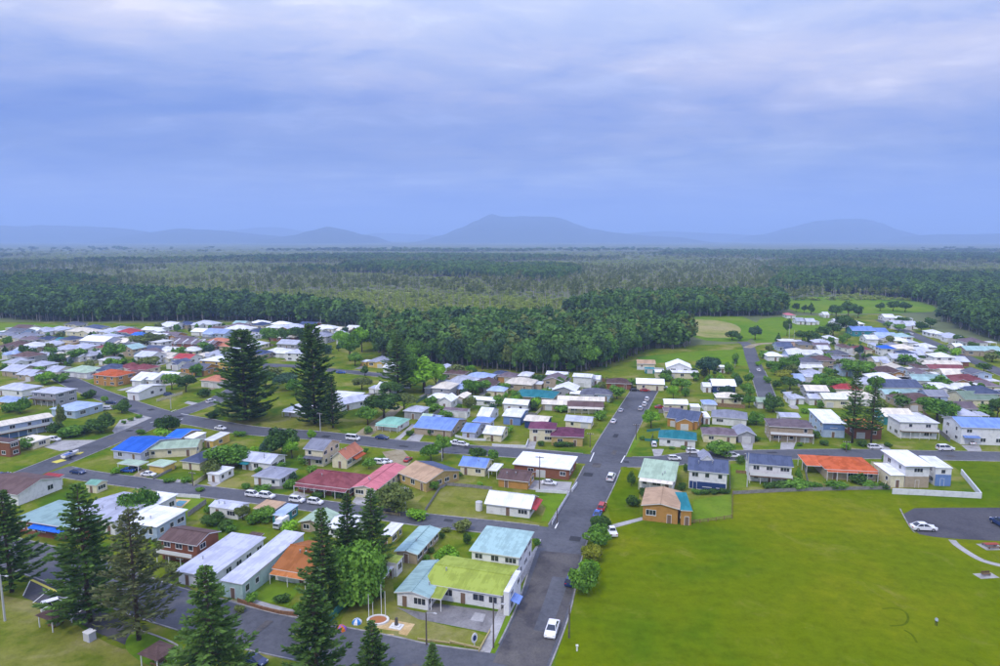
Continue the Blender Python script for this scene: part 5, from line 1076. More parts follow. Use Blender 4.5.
# row of townhouses with white party walls
r = H('row of mauve roofed townhouses with white slanting party walls', (171,343,213,344.5,10,4.4,'gx','mauve','brick',{'pitch':16,'rot':-10}), name='townhouse_row', cat='townhouses')
c, ang, wd, dp, _ = block_geom((171,343,213,344.5,10,4.4,'gx','mauve','brick',{'rot':-10}))
q = MB(); q.v = [(-.25,-5.4,3.9),(-.25,-5.4,5.2),(-.25,0,6.6),(-.25,0,4.2),(.25,-5.4,3.9),(.25,-5.4,5.2),(.25,0,6.6),(.25,0,4.2)]; q.f = [(0,3,2,1),(4,5,6,7),(1,2,6,5),(0,1,5,4),(2,3,7,6),(0,4,7,3)]; q.m = [0]*6
fm = q.mesh('party_wall', [M_TRIM])
for k in range(5): ob('party_wall', fm, r, (-wd/2+wd*(k+.5)/5, 0, 0))

# ------------------------------------------------------------------ vehicles
CARC = {'white': (.78,.78,.80), 'silver': (.50,.52,.55), 'navy': (.02,.045,.14), 'blue': (.03,.10,.40), 'red': (.42,.03,.03), 'black': (.02,.02,.025), 'grey': (.20,.21,.23)}
M_TYRE = mat('tyre_rubber', (.02,.02,.02), .9); M_RIM = mat('rim_alloy', (.5,.5,.52), .4, metal=.7); M_LAMP = mat('headlamp', (.75,.77,.8), .2); M_TAIL = mat('tail_lamp', (.45,.02,.02), .3)
def carpaint(c): return mat('paint_'+c, CARC[c], .25, spec=.6)
SHAPES = {  # length, width, hull profile (x, z), cabin base (x0, x1, z), cabin roof (x0, x1, z)
 'sedan': (4.7,1.82,[(-2.3,.30),(-2.35,.62),(-2.25,.88),(-1.45,.96),(1.0,.94),(2.15,.76),(2.35,.55),(2.3,.28)], (-1.75,1.15,.93), (-.95,.35,1.42)),
 'suv':   (4.7,1.88,[(-2.3,.36),(-2.35,.70),(-2.3,1.05),(-1.9,1.10),(1.05,1.06),(2.15,.95),(2.35,.65),(2.3,.34)], (-2.25,1.25,1.05), (-2.0,.45,1.72)),
 'ute':   (5.1,1.86,[(-2.5,.42),(-2.55,.72),(-2.5,1.05),(-.6,1.06),(1.15,1.04),(2.35,.95),(2.55,.65),(2.5,.36)], (-.75,1.35,1.04), (-.55,.65,1.70)),
 'van':   (5.2,1.95,[(-2.6,.36),(-2.62,.9),(-2.6,1.15),(-2.4,1.18),(1.6,1.15),(2.45,.95),(2.6,.65),(2.55,.34)], (-2.55,1.95,1.13), (-2.5,1.35,2.05))}
CARM = {}
def car_meshes(kind):
    if kind in CARM: return CARM[kind]
    ln, wd, prof, cb, cr = SHAPES[kind]; w2 = wd/2; b = MB()
    rings = [(-w2, .0, .93), (-w2*.99, 1, 1.0), (w2*.99, 1, 1.0), (w2, 0, .93)]
    n = len(prof); zc = .65
    ys = [(-w2+.10, 1.0), (-w2, .94), (w2, .94), (w2-.10, 1.0)]
    ys = [(-w2, .955), (-w2+.12, 1.0), (w2-.12, 1.0), (w2, .955)]
    for y_, k in ys:
        for x_, z_ in prof: b.v.append((x_*k, y_, zc+(z_-zc)*(.90 if k < 1 else 1)))
    for r_ in range(3):
        for i in range(n):
            j = (i+1) % n; b.f.append((r_*n+i, r_*n+j, (r_+1)*n+j, (r_+1)*n+i)); b.m.append(0)
    b.f.append(tuple(range(n))); b.f.append(tuple(reversed(range(3*n, 4*n)))); b.m += [0, 0]
    # cabin: roof panel and pillars in body colour, glass set a little in
    yb, yr = w2-.10, w2-.30
    P = [Vector((cb[0],-yb,cb[2])),Vector((cb[1],-yb,cb[2])),Vector((cb[1],yb,cb[2])),Vector((cb[0],yb,cb[2]))]
    Q = [Vector((cr[0],-yr,cr[2])),Vector((cr[1],-yr,cr[2])),Vector((cr[1],yr,cr[2])),Vector((cr[0],yr,cr[2]))]
    b.slab([q+Vector((0,0,.05)) for q in Q], .10, 0, 0)
    for i in range(4): b.tube([P[i], Q[i]], [.06, .05], 5)
    for f_ in (.5,):
        for i, j in ((0,1),(3,2)): b.tube([P[i].lerp(P[j], f_), Q[i].lerp(Q[j], f_)], [.05,.05], 4)
    if kind == 'ute': b.box(-2.35, -.85, -w2+.16, w2-.16, 1.04, 1.09)
    def pane(a, c, d, e, nm):
        q = MB(); q.poly([a, c, d, e]); return nm, q.mesh(nm, [M_GLASS])
    glass = [pane(P[1],P[2],Q[2],Q[1],'windscreen'), pane(P[3],P[0],Q[0],Q[3],'rear_window'), pane(P[0],P[1],Q[1],Q[0],'side_window'), pane(P[2],P[3],Q[3],Q[2],'side_window')]
    ty = MB(); ty.tube([(0,-.11,0),(0,.11,0)], [.33,.33], 12); rm = MB(); rm.tube([(0,-.125,0),(0,.125,0)], [.2,.2], 8)
    hl = MB(); hl.box(-.05,.06,-.2,.2,-.09,.09)
    CARM[kind] = (b, glass, ty.mesh('wheel', [M_TYRE]), rm.mesh('rim', [M_RIM]), hl.mesh('headlight', [M_LAMP]), hl.mesh('tail_light', [M_TAIL]), {})
    return CARM[kind]
def car(x, y, deg, kind, col, label, s=1.0, group=None):
    b, glass, ty, rm, hl, tl, cache = car_meshes(kind); ln, wd, prof, cb, cr = SHAPES[kind]
    if col not in cache: cache[col] = b.mesh('car_body', [carpaint(col)])
    r = ob({'ute':'pickup','van':'van'}.get(kind, 'parked_car'), None, None, G(x, y)+Vector((0,0,.06)), math.radians(deg), s)
    ob('body', cache[col], r)
    for nm, me in glass: ob(nm, me, r)
    for sx in (-ln*.30, ln*.31):
        for sy in (-wd/2+.08, wd/2-.08): q = ob('wheel', ty, r, (sx, sy, .33)); ob('rim', rm, q)
    for sy in (-wd*.34, wd*.34):
        ob('headlight', hl, r, (ln*.478, sy, prof[-3][1]*.92)); ob('tail_light', tl, r, (-ln*.488, sy, prof[2][1]*.86))
    return tag(r, label, {'ute':'pickup','van':'van'}.get(kind, 'car'), group)
VD, VB, VE = 72, -17, 0
for a in ((552,632,VD+183,'sedan','white','white sedan driving on the lower main road towards the camera',1.05), (602,509,VD,'suv','red','red car parked at the kerb directly behind the blue one',.95), (597.5,516,VD,'sedan','blue','blue car parked at the kerb in front of the red one',.95), (611,479.5,VD,'suv','white','white car parked on the main road by the pale green roofed house',1.05),
 (612,534,VD+20,'ute','white','white pickup on the grass behind the roadside bushes',.95), (571,583,VD,'suv','navy','dark blue car tucked under the lowest roadside bush',.95), (549,484.5,-12,'sedan','white','white car on the motel forecourt',.88), (253,496.5,VB,'suv','white','white car furthest left in the lane row outside the grey hipped house',.85), (267,498,VB,'suv','white','white off-roader parked on the lane outside the grey hipped house',.9),
 (297,502,VB,'suv','white','white wagon on the lane in front of the maroon roof, left of two',.85), (315.5,504,VB,'suv','white','white wagon on the lane in front of the maroon roof, right of two',.85), (78,473.5,VB,'sedan','navy','dark blue car turning at the lane mouth',.95), (21,480.5,70,'suv','white','white car on the left street beside the red shed roof',.9), (5,485,70,'suv','white','white car on the left street at the picture edge',.9), (2,477,70,'sedan','navy','dark blue car at the picture edge on the left street',.9),
 (148.5,476,-10,'sedan','white','white car on the drive in front of the yellow carport',.9), (128,472,-10,'sedan','blue','blue car under the low cream carport',.85), (134,470,-10,'sedan','navy','dark car behind the blue one under the low carport',.8), (220.5,429.5,-22,'sedan','white','white car driving on the cross street near the junction',.9), (211,402.5,65,'suv','white','white car at the far end of the junction side street',.85),
 (382,439,VB,'sedan','navy','dark blue car on the cross street below the green hipped roof',.95), (455,445,VB,'ute','white','white pickup parked on the cross street below the blue roof',.95), (463,446,VB,'suv','white','white car just ahead of the parked white pickup',.8), (353,440,VB,'van','white','white van on the cross street behind the salmon gable',.9), (408,461,VD,'sedan','red','dark red car in the dirt yard beside the big brown roof',.8), (380,464,VB,'suv','white','white car behind the pink roofed house',.85), (387,463,VB,'suv','white','second white car behind the pink roofed house, nearer the dirt yard',.7),
 (613.5,422.5,VD,'sedan','white','white car parked on the left kerb of the main road',.9), (621,411.5,VD,'sedan','silver','silver car at the left kerb near the end of the main road',.8), (647,400.5,VD,'suv','white','white car at the right kerb, farthest of three',.85), (644.5,405.5,VD,'suv','white','white car at the right kerb, middle of three',.85), (640.5,410,VD,'suv','silver','silver car at the right kerb, nearest of three',.85),
 (645,391.5,0,'sedan','red','dark red car across the end of the main road',.9), (634,391,0,'sedan','black','black car across the end of the main road beside the red one',.9), (663,388.5,0,'suv','white','white car in front of the white roofed house at the road end',.85), (660,408.5,0,'sedan','red','red car on the verge beside the main road parking',.9), (654,446,80,'suv','white','white car on the drive of the teal roofed house',.85), (693,453.5,0,'suv','white','white car on the right street by the white dormer roof',.9), (674.5,460,0,'suv','white','white car half hidden behind the pale green roof',.8),
 (733,457.5,0,'suv','white','white car on the right street beside the round tree',.9), (945,450.5,2,'suv','white','white off-roader parked outside the flat roofed white house',1.1), (969,443.5,90,'sedan','white','white car in front of the blue awning garage',.95), (923,530,-4,'sedan','white','white sedan parked alone on the park car park',1.16), (1001,526,90,'suv','navy','dark car cut by the right picture edge on the car park',1.1),
 (56,608,40,'suv','white','white car in the parking bay beside the picnic shelter',1.0), (255,663,-25,'sedan','navy','dark blue car on the front street between two pines',.9), (43,443,-10,'suv','white','white car on the concrete yard, left of two',.9), (54,441,-10,'suv','white','white car on the concrete yard, right of two',.9), (111,404,20,'suv','navy','dark car beside the pale blue hipped house',.8), (109,410,10,'suv','white','white car under the tree beside the gravel garden',.8),
 (758.5,371,78,'sedan','white','white car on the farm road verge',.9), (910,334.5,110,'sedan','white','white car at the top of the far street',.9), (875,449,0,'suv','white','white car beside the modern white house',.9), (300,357.5,0,'sedan','black','dark car behind the tall middle pine',.9), (341,373.5,-5,'sedan','blue','bright blue car on the back side street',.95), (211,385,0,'sedan','white','white car by the salmon hipped house',.85), (169,396,0,'suv','navy','dark car in front of the long white house',.85)):
    car(*a)
# truck and boat
def prop(name, parts, loc, rz, label, cat, s=1.0):
    r = ob(name, None, None, loc, rz, s)
    for nm, me in parts: ob(nm, me, r)
    return tag(r, label, cat)
b = MB(); b.box(-2.6,.9,-1.1,1.1,.7,2.6); c_ = MB(); c_.box(.95,2.4,-1.0,1.0,.5,1.9); g_ = MB(); g_.box(2.05,2.42,-.9,.9,1.2,1.8); w_ = MB()
wl = MB(); wl.tube([(0,-.13,0),(0,.13,0)], [.42,.42], 10)
r = prop('box_truck', [('cargo_box', b.mesh('cargo_box', [carpaint('white')])), ('cab', c_.mesh('cab', [carpaint('silver')])), ('windscreen', g_.mesh('windscreen', [M_GLASS]))], G(281,527)+Vector((0,0,.05)), math.radians(72+180), 'silver and white box truck beside the teal shed', 'truck', .8)
wm_ = wl.mesh('wheel', [M_TYRE])
for sx in (-1.8, 1.6):
    for sy in (-.95, .95): ob('wheel', wm_, r, (sx, sy, .42))
b = MB()
for i, (x_, w_, z_) in enumerate(((-2.6,.95,.55),(-1.2,1.05,.5),(.6,1.0,.5),(1.9,.6,.6),(2.9,.03,.85))):
    b.v += [(x_,-w_,1.25+.1*i*.4),(x_,-w_*.6,z_),(x_,0,z_-.15),(x_,w_*.6,z_),(x_,w_,1.25+.1*i*.4)]
    if i:
        k = 5*i
        for j in range(4): b.f.append((k-5+j,k-4+j,k+1+j,k+j)); b.m.append(0)
b.f.append((0,4,3,2,1)); b.m.append(0)
d_ = MB(); d_.box(-2.4,.3,-.8,.8,1.05,1.12); e_ = MB(); e_.poly([(.3,-.8,1.25),(.3,.8,1.25),(-.1,.6,1.9),(-.1,-.6,1.9)])
t_ = MB(); t_.box(-2.5,3.6,-.05,.05,.3,.4); t_.box(-1.2,-1.0,-1.0,1.0,.3,.4)
r = prop('boat', [('hull', b.mesh('hull', [carpaint('white')])), ('deck', d_.mesh('deck', [carpaint('blue')])), ('windscreen', e_.mesh('windscreen', [M_GLASS])), ('trailer', t_.mesh('trailer', [M_STEEL]))], G(71,457)+Vector((0,0,.05)), math.radians(78), 'white and blue boat on a trailer on the left street', 'boat', 1.05)
for sy in (-1.0, 1.0): ob('wheel', wm_, r, (-1.1, sy, .35), 0, .8)

# ------------------------------------------------------------------ poles
M_POLE = mat('pole_timber', (.16,.13,.11), .9, 'noise', (.09,.075,.065), 1.5); M_POLEC = mat('pole_concrete', (.50,.50,.49), .8)
def tip(x, yb, yt):
    p = G(x, yb); b_ = (yt-333.0)/FPX; return p, CAMH+(-SP-b_*CP)/(CP-b_*SP)*p.y
def pole(x, yb, yt, label, cat='pole', arms=1, lamp=False, m=None, name='power_pole', r0=.15):
    p, h = tip(x, yb, yt); r = ob(name, None, None, p, GRID+random.uniform(-.1,.1))
    q = MB(); q.tube([(0,0,-.2),(0,0,h)], [r0, r0*.68], 8); ob('pole', q.mesh('pole', [m or M_POLE]), r)
    for i in range(arms):
        q = MB(); q.box(-1.1, 1.1, -.06, .06, h-.45-i*.9, h-.30-i*.9); a = ob('crossarm', q.mesh('crossarm', [M_POLE]), r)
        for k in (-.95, -.4, .4, .95): q = MB(); q.tube([(k,0,h-.3-i*.9),(k,0,h-.08-i*.9)], [.06,.04], 6); ob('insulator', q.mesh('insulator', [M_TRIM]), a)
    if lamp:
        q = MB(); q.tube([(0,0,h-.2),(.9,0,h+.05),(1.5,0,h+.1)], [.05,.04,.04], 5); a = ob('lamp_arm', q.mesh('lamp_arm', [M_STEEL]), r)
        q = MB(); q.box(1.35,1.95,-.14,.14,h+.04,h+.16); ob('lamp_head', q.mesh('lamp_head', [M_POLEC]), a)
    return tag(r, label, cat)
pole(5,621,575,'pale concrete lamp post at the left picture edge', 'lamp post', 0, True, M_POLEC, 'lamp_post', .2)
pole(426.5,645,612,'dark pole on the verge beside the tan memorial paving', arms=0, lamp=True); pole(493.5,648,603,'dark pole at the hall corner footpath', arms=0, lamp=True); pole(569,638,605,'dark leaning pole on the park side of the main road', arms=0); pole(405.5,512,487,'grey pole on the lane beside the wide olive bush', m=M_POLEC)
pole(539.5,492,456,'tall thin pole in front of the motel brick wall', m=M_POLE); pole(320.5,432,413,'grey pole on the cross street verge by the middle pines', m=M_POLEC); pole(442,461,448,'pale pole stump pair beside the cross street trees', arms=0, m=M_POLEC); pole(193,486,472,'pole beside the cream fence on the lane', m=M_POLE); pole(171,409,398,'grey pole on the junction lawn', m=M_POLEC)
pole(557,524,508,'dark pole at the white fence by the main road', arms=0); pole(789,340,324,'pale pole in the far paddock', m=M_POLEC); pole(794,339,330,'shorter pale pole in the far paddock', arms=0, m=M_POLEC); pole(747,487,453,'white pole at the slate roofed house by the park', arms=0, m=M_POLEC); pole(321,327,316,'distant mast above the far roofs behind the pines', arms=0, m=M_POLEC); pole(636,440,424,'pole on the right verge of the main road', m=M_POLE); pole(590,447,433,'pole at the cross street corner by the purple roofs', m=M_POLE); pole(846,452,441,'pole on the right street before the slim pines'); pole(690,459,446,'pole on the right street beside the white dormer house')
for i, (x, yb, yt) in enumerate(((369,619,595),(373,617,603),(381.5,615,585),(385.5,618,592))):
    p, h = tip(x, yb, yt); r = ob('flagpole', None, None, p); q = MB(); q.tube([(0,0,-.1),(0,0,h)], [.07,.045], 8); ob('pole', q.mesh('pole', [M_TRIM]), r); q = MB(); q.tube([(0,0,h),(0,0,h+.14)], [.1,.06], 8); ob('finial', q.mesh('finial', [M_STEEL]), r)
    tag(r, ('leftmost white flagpole at the memorial garden', 'shortest white flagpole at the memorial garden', 'tallest white flagpole at the memorial garden', 'rightmost white flagpole at the memorial garden')[i], 'flagpole', 'memorial flagpoles')

# ------------------------------------------------------------------ fences and walls
def fence(px, h, m, label, step=2.4, name='fence', thick=.06, post=True, rail=False, pm=None):
    pts = [G(x, y) for x, y in px]; r = ob(name, None, None, pts[0])
    for a, b_ in zip(pts, pts[1:]):
        d = b_-a; n = max(1, round(d.length/step)); an = math.atan2(d.y, d.x); L = d.length/n
        if rail:
            q = MB(); q.box(0, L, -thick/2, thick/2, h*.82, h); q.box(0, L, -thick/2, thick/2, h*.40, h*.55)
        else: q = MB(); q.box(.03, L-.03, -thick/2, thick/2, .04, h)
        me = q.mesh('panel', [m]); q = MB(); q.box(-.07, .07, -.07, .07, -.2, h+.08); pe = q.mesh('post', [pm or m])
        for k in range(n):
            o = a+d*(k/n)-pts[0]; ob('rail' if rail else 'panel', me, r, o, an)
            if post: ob('post', pe, r, o, an)
        if post: ob('post', pe, r, b_-pts[0], an)
    return tag(r, label, 'wall' if 'wall' in name else 'fence')
M_FGREY = mat('fence_grey', (.27,.26,.25), .9, 'noise', (.18,.17,.17), 1.0); M_FWOOD = mat('fence_wood', (.30,.19,.10), .9, 'noise', (.2,.13,.07), 1.5); M_FWHITE = mat('rendered_wall', (.72,.73,.75), .85, 'noise', (.6,.61,.64), .6)
M_FTEAL = mat('fence_teal', (.05,.20,.18), .6); M_FBRICK = mat('garden_brick', (.26,.14,.07), .9, 'noise', (.18,.09,.05), 2.0); M_FCREAM = mat('fence_cream', (.60,.56,.38), .8, 'noise', (.5,.46,.3), 1.0); M_LOG = mat('log_rail', (.45,.37,.18), .9)
fence([(733,494.5),(770,492.5),(806,491),(850,490),(890,489.5)], .95, M_FGREY, 'long grey fence along the back yards at the park edge')
fence([(688,524),(700,523),(716,521),(732,518.5),(732.5,494)], .9, M_FWOOD, 'brown timber rail fence around the lawn of the orange brick house', 2.0, rail=True)
fence([(892,494),(925,495.5),(981,498.5),(961,474)], 1.5, M_FWHITE, 'white rendered wall around the modern white house', 4.0, 'garden_wall', .25, False)
fence([(329,624),(357,593)], 1.6, M_FTEAL, 'teal panel fence beside the willow')
fence([(238,602),(262,610),(281,614.5),(297,616)], .7, M_FBRICK, 'low brown brick wall before the orange roofed cottage', 3.0, 'garden_wall', .25); fence([(301,613),(322,588)], .7, M_FBRICK, 'brown brick wall up the side path of the orange roofed cottage', 3.0, 'garden_wall', .25)
fence([(552,525),(560,510),(569,495)], .9, M_FWHITE, 'white fence along the main road beside the green corner yard'); fence([(572,492),(577,485)], .9, M_FWHITE, 'short white wall at the motel corner on the main road', 3, 'garden_wall', .2, False)
fence([(492,446.5),(510,447.5),(526,448),(528.5,441)], .9, M_FWHITE, 'low white wall on the cross street beside the cream house', 3.0, 'garden_wall', .2, False)
fence([(445,485.5),(470,487.5),(492,490)], .9, M_FGREY, 'grey fence along the top of the vacant lot'); fence([(194,486),(208,476.5)], 1.2, M_FCREAM, 'cream panel fence beside the white garage on the lane'); fence([(153,480),(176,468)], .7, M_FGREY, 'grey concrete wall beside the yellow carport', 3, 'garden_wall', .2, False)
fence([(562,390.5),(585,392),(609,394)], 1.5, M_FCREAM, 'long cream wall behind the brown roofed house', 3, 'garden_wall', .15, False); fence([(188,517),(206,504)], 1.3, M_FGREY, 'grey wall along the pool lawn'); fence([(177,497),(200,498.5)], 1.0, M_FWHITE, 'white fence behind the backyard pool')
fence([(645,441),(658,442)], .9, M_FTEAL, 'dark teal fence before the teal roofed house'); fence([(647,432),(660,430.5)], .9, M_FTEAL, 'dark teal fence behind the small yard by the teal roof'); fence([(736,473),(748,474)], .9, M_FWOOD, 'brown fence at the side of the slate roofed park house'); fence([(730,492),(729.5,466)], 1.2, M_FGREY, 'grey fence between the dormer house and the slate roofed house'); fence([(809,489.5),(803,463)], 1.3, M_FGREY, 'grey fence running up beside the terracotta carport')
fence([(450,643),(465,646.5),(481,650)], .45, M_LOG, 'low log rail along the front of the memorial lawn', 2.5, rail=True, thick=.18); fence([(479,652),(490,632)], .45, M_LOG, 'pale yellow log rail beside the hall sign', 2.5, rail=True, thick=.18)
fence([(418,640),(450,644)], .35, M_LOG, 'low log rail below the tan memorial paving', 2.5, rail=True, thick=.15); fence([(384,514),(400,516)], .6, M_LOG, 'short white rail by the olive bush on the lane', 2.0, rail=True, thick=.08)
fence([(569,447),(585,430)], 1.1, M_FCREAM, 'cream side fence beside the purple roofed house'); fence([(536,492),(552,493),(567,494)], .8, M_FWHITE, 'white fence between the motel forecourt and green corner yard'); fence([(250,491),(262,489.5),(283,489)], .8, M_FGREY, 'grey fence before the grey hipped house on the lane'); fence([(455,437),(470,440.5),(486,441)], .8, M_FWHITE, 'white wall before the blue grey house on the cross street', 3, 'garden_wall', .15, False)
fence([(757,470),(757,462)], 1.0, M_FWOOD, 'brown side fence at the slate house carport'); fence([(884,489),(892,476)], 1.2, M_FCREAM, 'cream side wall of the modern white house', 3, 'garden_wall', .2, False); fence([(425,512),(440,489),(446,486)], .8, M_FGREY, 'grey side fence of the big yellow brick house')

# ------------------------------------------------------------------ memorial, shelters, small things
M_MARB = mat('white_stone', (.72,.71,.68), .7); M_SOIL = mat('garden_soil', (.42,.17,.07), .95)
p = G(378,621); r = ob('memorial_garden', None, None, p, 0, .8)
q = MB(); n = 18
for i in range(n):
    a0, a1 = 2*math.pi*i/n, 2*math.pi*(i+1)/n
    for (ra, rb, z_) in ((1.55, 1.95, .45),):
        q.slab([(ra*math.cos(a0)*1.25,ra*math.sin(a0),z_),(rb*math.cos(a0)*1.25,rb*math.sin(a0),z_),(rb*math.cos(a1)*1.25,rb*math.sin(a1),z_),(ra*math.cos(a1)*1.25,ra*math.sin(a1),z_)], .45, 0, 0)
ob('ring_wall', q.mesh('ring_wall', [M_MARB]), r); q = MB(); q.poly([(1.5*math.cos(2*math.pi*i/n)*1.25,1.5*math.sin(2*math.pi*i/n),.3) for i in range(n)]); ob('soil_bed', q.mesh('soil_bed', [M_SOIL]), r)
tag(r, 'white ringed memorial garden bed with flagpoles behind it', 'garden bed')
p = G(396.5,627); r = ob('monument', None, None, p, GRID); q = MB(); q.box(-1.1,1.1,-.8,.8,0,.18); q.box(-.7,.7,-.5,.5,.18,.4); ob('plinth', q.mesh('plinth', [M_MARB]), r); q = MB(); q.tube([(0,0,.4),(0,0,1.7)], [.35,.26], 4); ob('column', q.mesh('column', [mat('dark_stone', (.10,.09,.085), .5)]), r)
tag(r, 'small dark stone monument on the tan memorial paving', 'monument')
def dome(x, y, cols, label, s):
    r = ob('beach_shelter', None, None, G(x, y), .3, s)
    for k in range(8):
        q = MB()
        for j in range(3):
            a0, a1 = 2*math.pi*k/8, 2*math.pi*(k+1)/8; e0, e1 = j*math.pi/6, (j+1)*math.pi/6
            f_ = lambda a, e: (1.3*math.cos(e)*math.cos(a), 1.3*math.cos(e)*math.sin(a), .1+1.1*math.sin(e))
            q.poly([f_(a0,e0), f_(a1,e0), f_(a1,e1), f_(a0,e1)])
        ob('canopy_panel', q.mesh('canopy_panel', [cols[k % len(cols)]]), r)
    return tag(r, label, 'play dome')
dome(357, 623, [mat('dome_blue', (.05,.22,.55), .6), M_TRIM], 'blue and white striped play dome on the memorial lawn', .7)
dome(341, 630, [mat('dome_orange', (.65,.18,.02), .6), mat('dome_violet', (.30,.12,.45), .6)], 'orange and violet play dome beside the teal fence', .75)
M_SHR = roofmat('brown', 'h')
def shelter(x, y, label, s=1.0):
    r = ob('picnic_shelter', None, None, G(x, y), math.radians(-25), s); q = MB(); A_ = [(-2.2,-2.0,2.3),(2.2,-2.0,2.3),(2.2,2.0,2.3),(-2.2,2.0,2.3)]
    for i in range(4): q.poly([A_[i], A_[(i+1) % 4], (0,0,3.3)])
    q.poly([(a[0],a[1],2.29) for a in reversed(A_)]); ob('roof', q.mesh('roof', [M_SHR]), r)
    for sx in (-1.8, 1.8):
        for sy in (-1.6, 1.6): q = MB(); q.box(sx-.07,sx+.07,sy-.07,sy+.07,-.1,2.35); ob('post', q.mesh('post', [M_TRIM]), r)
    q = MB(); q.box(-.9,.9,-.4,.4,.68,.76); ob('table_top', q.mesh('table_top', [M_DECK]), r)
    for sy in (-.8, .8): q = MB(); q.box(-.9,.9,sy-.15,sy+.15,.40,.46); q.box(-.7,-.6,sy-.1,sy+.1,0,.40); q.box(.6,.7,sy-.1,sy+.1,0,.40); ob('bench', q.mesh('bench', [M_DECK]), r)
    q = MB(); q.box(-.6,-.5,-.3,.3,0,.68); q.box(.5,.6,-.3,.3,0,.68); ob('table_leg', q.mesh('table_leg', [M_STEEL]), r)
    return tag(r, label, 'shelter')
shelter(56, 625, 'brown roofed picnic shelter beside the parking bays'); shelter(159, 664, 'brown roofed picnic shelter on the grass island at the bottom edge')
r = ob('utility_box', None, None, G(90,640), math.radians(-25)); q = MB(); q.box(-.75,.75,-.6,.6,0,1.5); ob('cabinet', q.mesh('cabinet', [mat('kiosk_paint', (.56,.57,.66), .6)]), r); q = MB(); q.box(-.82,.82,-.67,.67,1.5,1.6); ob('lid', q.mesh('lid', [M_TRIM]), r); q = MB(); q.box(-.6,.6,-.62,-.603,.15,1.35); ob('door', q.mesh('door', [M_POLEC]), r); tag(r, 'pale lavender utility box on the dry grass below the big pine', 'utility box')
p = G(474.5,647); r = ob('club_sign', None, None, p, math.radians(40)); q = MB(); n = 16
ell = [(.62*math.cos(2*math.pi*i/n), -.05, 1.6+.85*math.sin(2*math.pi*i/n)) for i in range(n)]; q.poly(ell); q.poly([(x_,.05,z_) for x_,_,z_ in reversed(ell)])
for i in range(n): a, c_ = ell[i], ell[(i+1) % n]; q.poly([a, (a[0],.05,a[2]), (c_[0],.05,c_[2]), c_])
ob('board', q.mesh('board', [M_TRIM]), r); q = MB(); q.poly([(.36*math.cos(2*math.pi*i/n), -.06, 1.6+.5*math.sin(2*math.pi*i/n)) for i in range(n)]); ob('emblem', q.mesh('emblem', [mat('emblem_blue', (.03,.05,.14), .6)]), r)
q = MB(); q.box(-.06,.06,-.04,.04,-.1,.78); ob('post', q.mesh('post', [M_TRIM]), r); tag(r, 'oval white sign with dark emblem on the memorial lawn', 'sign')
r = ob('water_tank', None, None, G(479,510)); q = MB(); q.tube([(0,0,0),(0,0,2.1)], [.85,.85], 18); ob('tank', q.mesh('tank', [M_TRIM], False), r); q = MB(); q.tube([(0,0,2.1),(0,0,2.35)], [.9,.25], 18); ob('lid', q.mesh('lid', [M_POLEC]), r); tag(r, 'white round water tank beside the white cottage', 'water tank')
# barbecue table and bench by the car park path
r = ob('picnic_table', None, None, G(991,547), .05); q = MB(); q.box(-1.5,1.5,-.5,.5,.72,.82); ob('table_top', q.mesh('table_top', [mat('red_timber', (.32,.07,.05), .7)]), r)
for sy in (-.95,.95): q = MB(); q.box(-1.5,1.5,sy-.18,sy+.18,.42,.50); q.box(-1.2,-1.1,sy-.1,sy+.1,0,.42); q.box(1.1,1.2,sy-.1,sy+.1,0,.42); ob('bench', q.mesh('bench', [M_DECK]), r)
q = MB(); q.box(-1.0,-.85,-.4,.4,0,.72); q.box(.85,1.0,-.4,.4,0,.72); ob('leg', q.mesh('leg', [M_STEEL]), r); q = MB(); q.box(-2.2,2.2,-1.5,1.5,.0,.07); ob('slab', q.mesh('slab', [G_CONC]), r); tag(r, 'red topped picnic table on a slab by the car park path', 'picnic table')
r = ob('park_bench', None, None, G(986,576), .1); q = MB(); q.box(-2.0,2.0,-1.0,1.0,0,.07); ob('slab', q.mesh('slab', [G_CONC]), r); q = MB(); q.box(-.9,.9,-.25,.25,.42,.5); ob('seat', q.mesh('seat', [M_DECK]), r); q = MB(); q.box(-.9,.9,.25,.31,.55,.95); ob('backrest', q.mesh('backrest', [M_DECK]), r)
for sx in (-.75,.75): q = MB(); q.box(sx-.05,sx+.05,-.22,.3,.07,.42); ob('leg', q.mesh('leg', [M_STEEL]), r)
tag(r, 'lone park bench on a concrete slab below the curved path', 'bench')
r = ob('marker_post', None, None, G(577,651)); q = MB(); q.box(-.12,.12,-.12,.12,-.1,.85); ob('post', q.mesh('post', [M_TRIM]), r); q = MB(); q.box(-.2,.2,-.16,.16,.85,1.05); ob('cap', q.mesh('cap', [M_TRIM]), r); tag(r, 'small white marker post on the park lawn by the main road', 'post')
pw = sheet('swimming_pool', [(172,505),(179,500.5),(187.5,501),(181,506.5)], .06, mat('pool_water', (.02,.22,.30), .05, spec=.6))
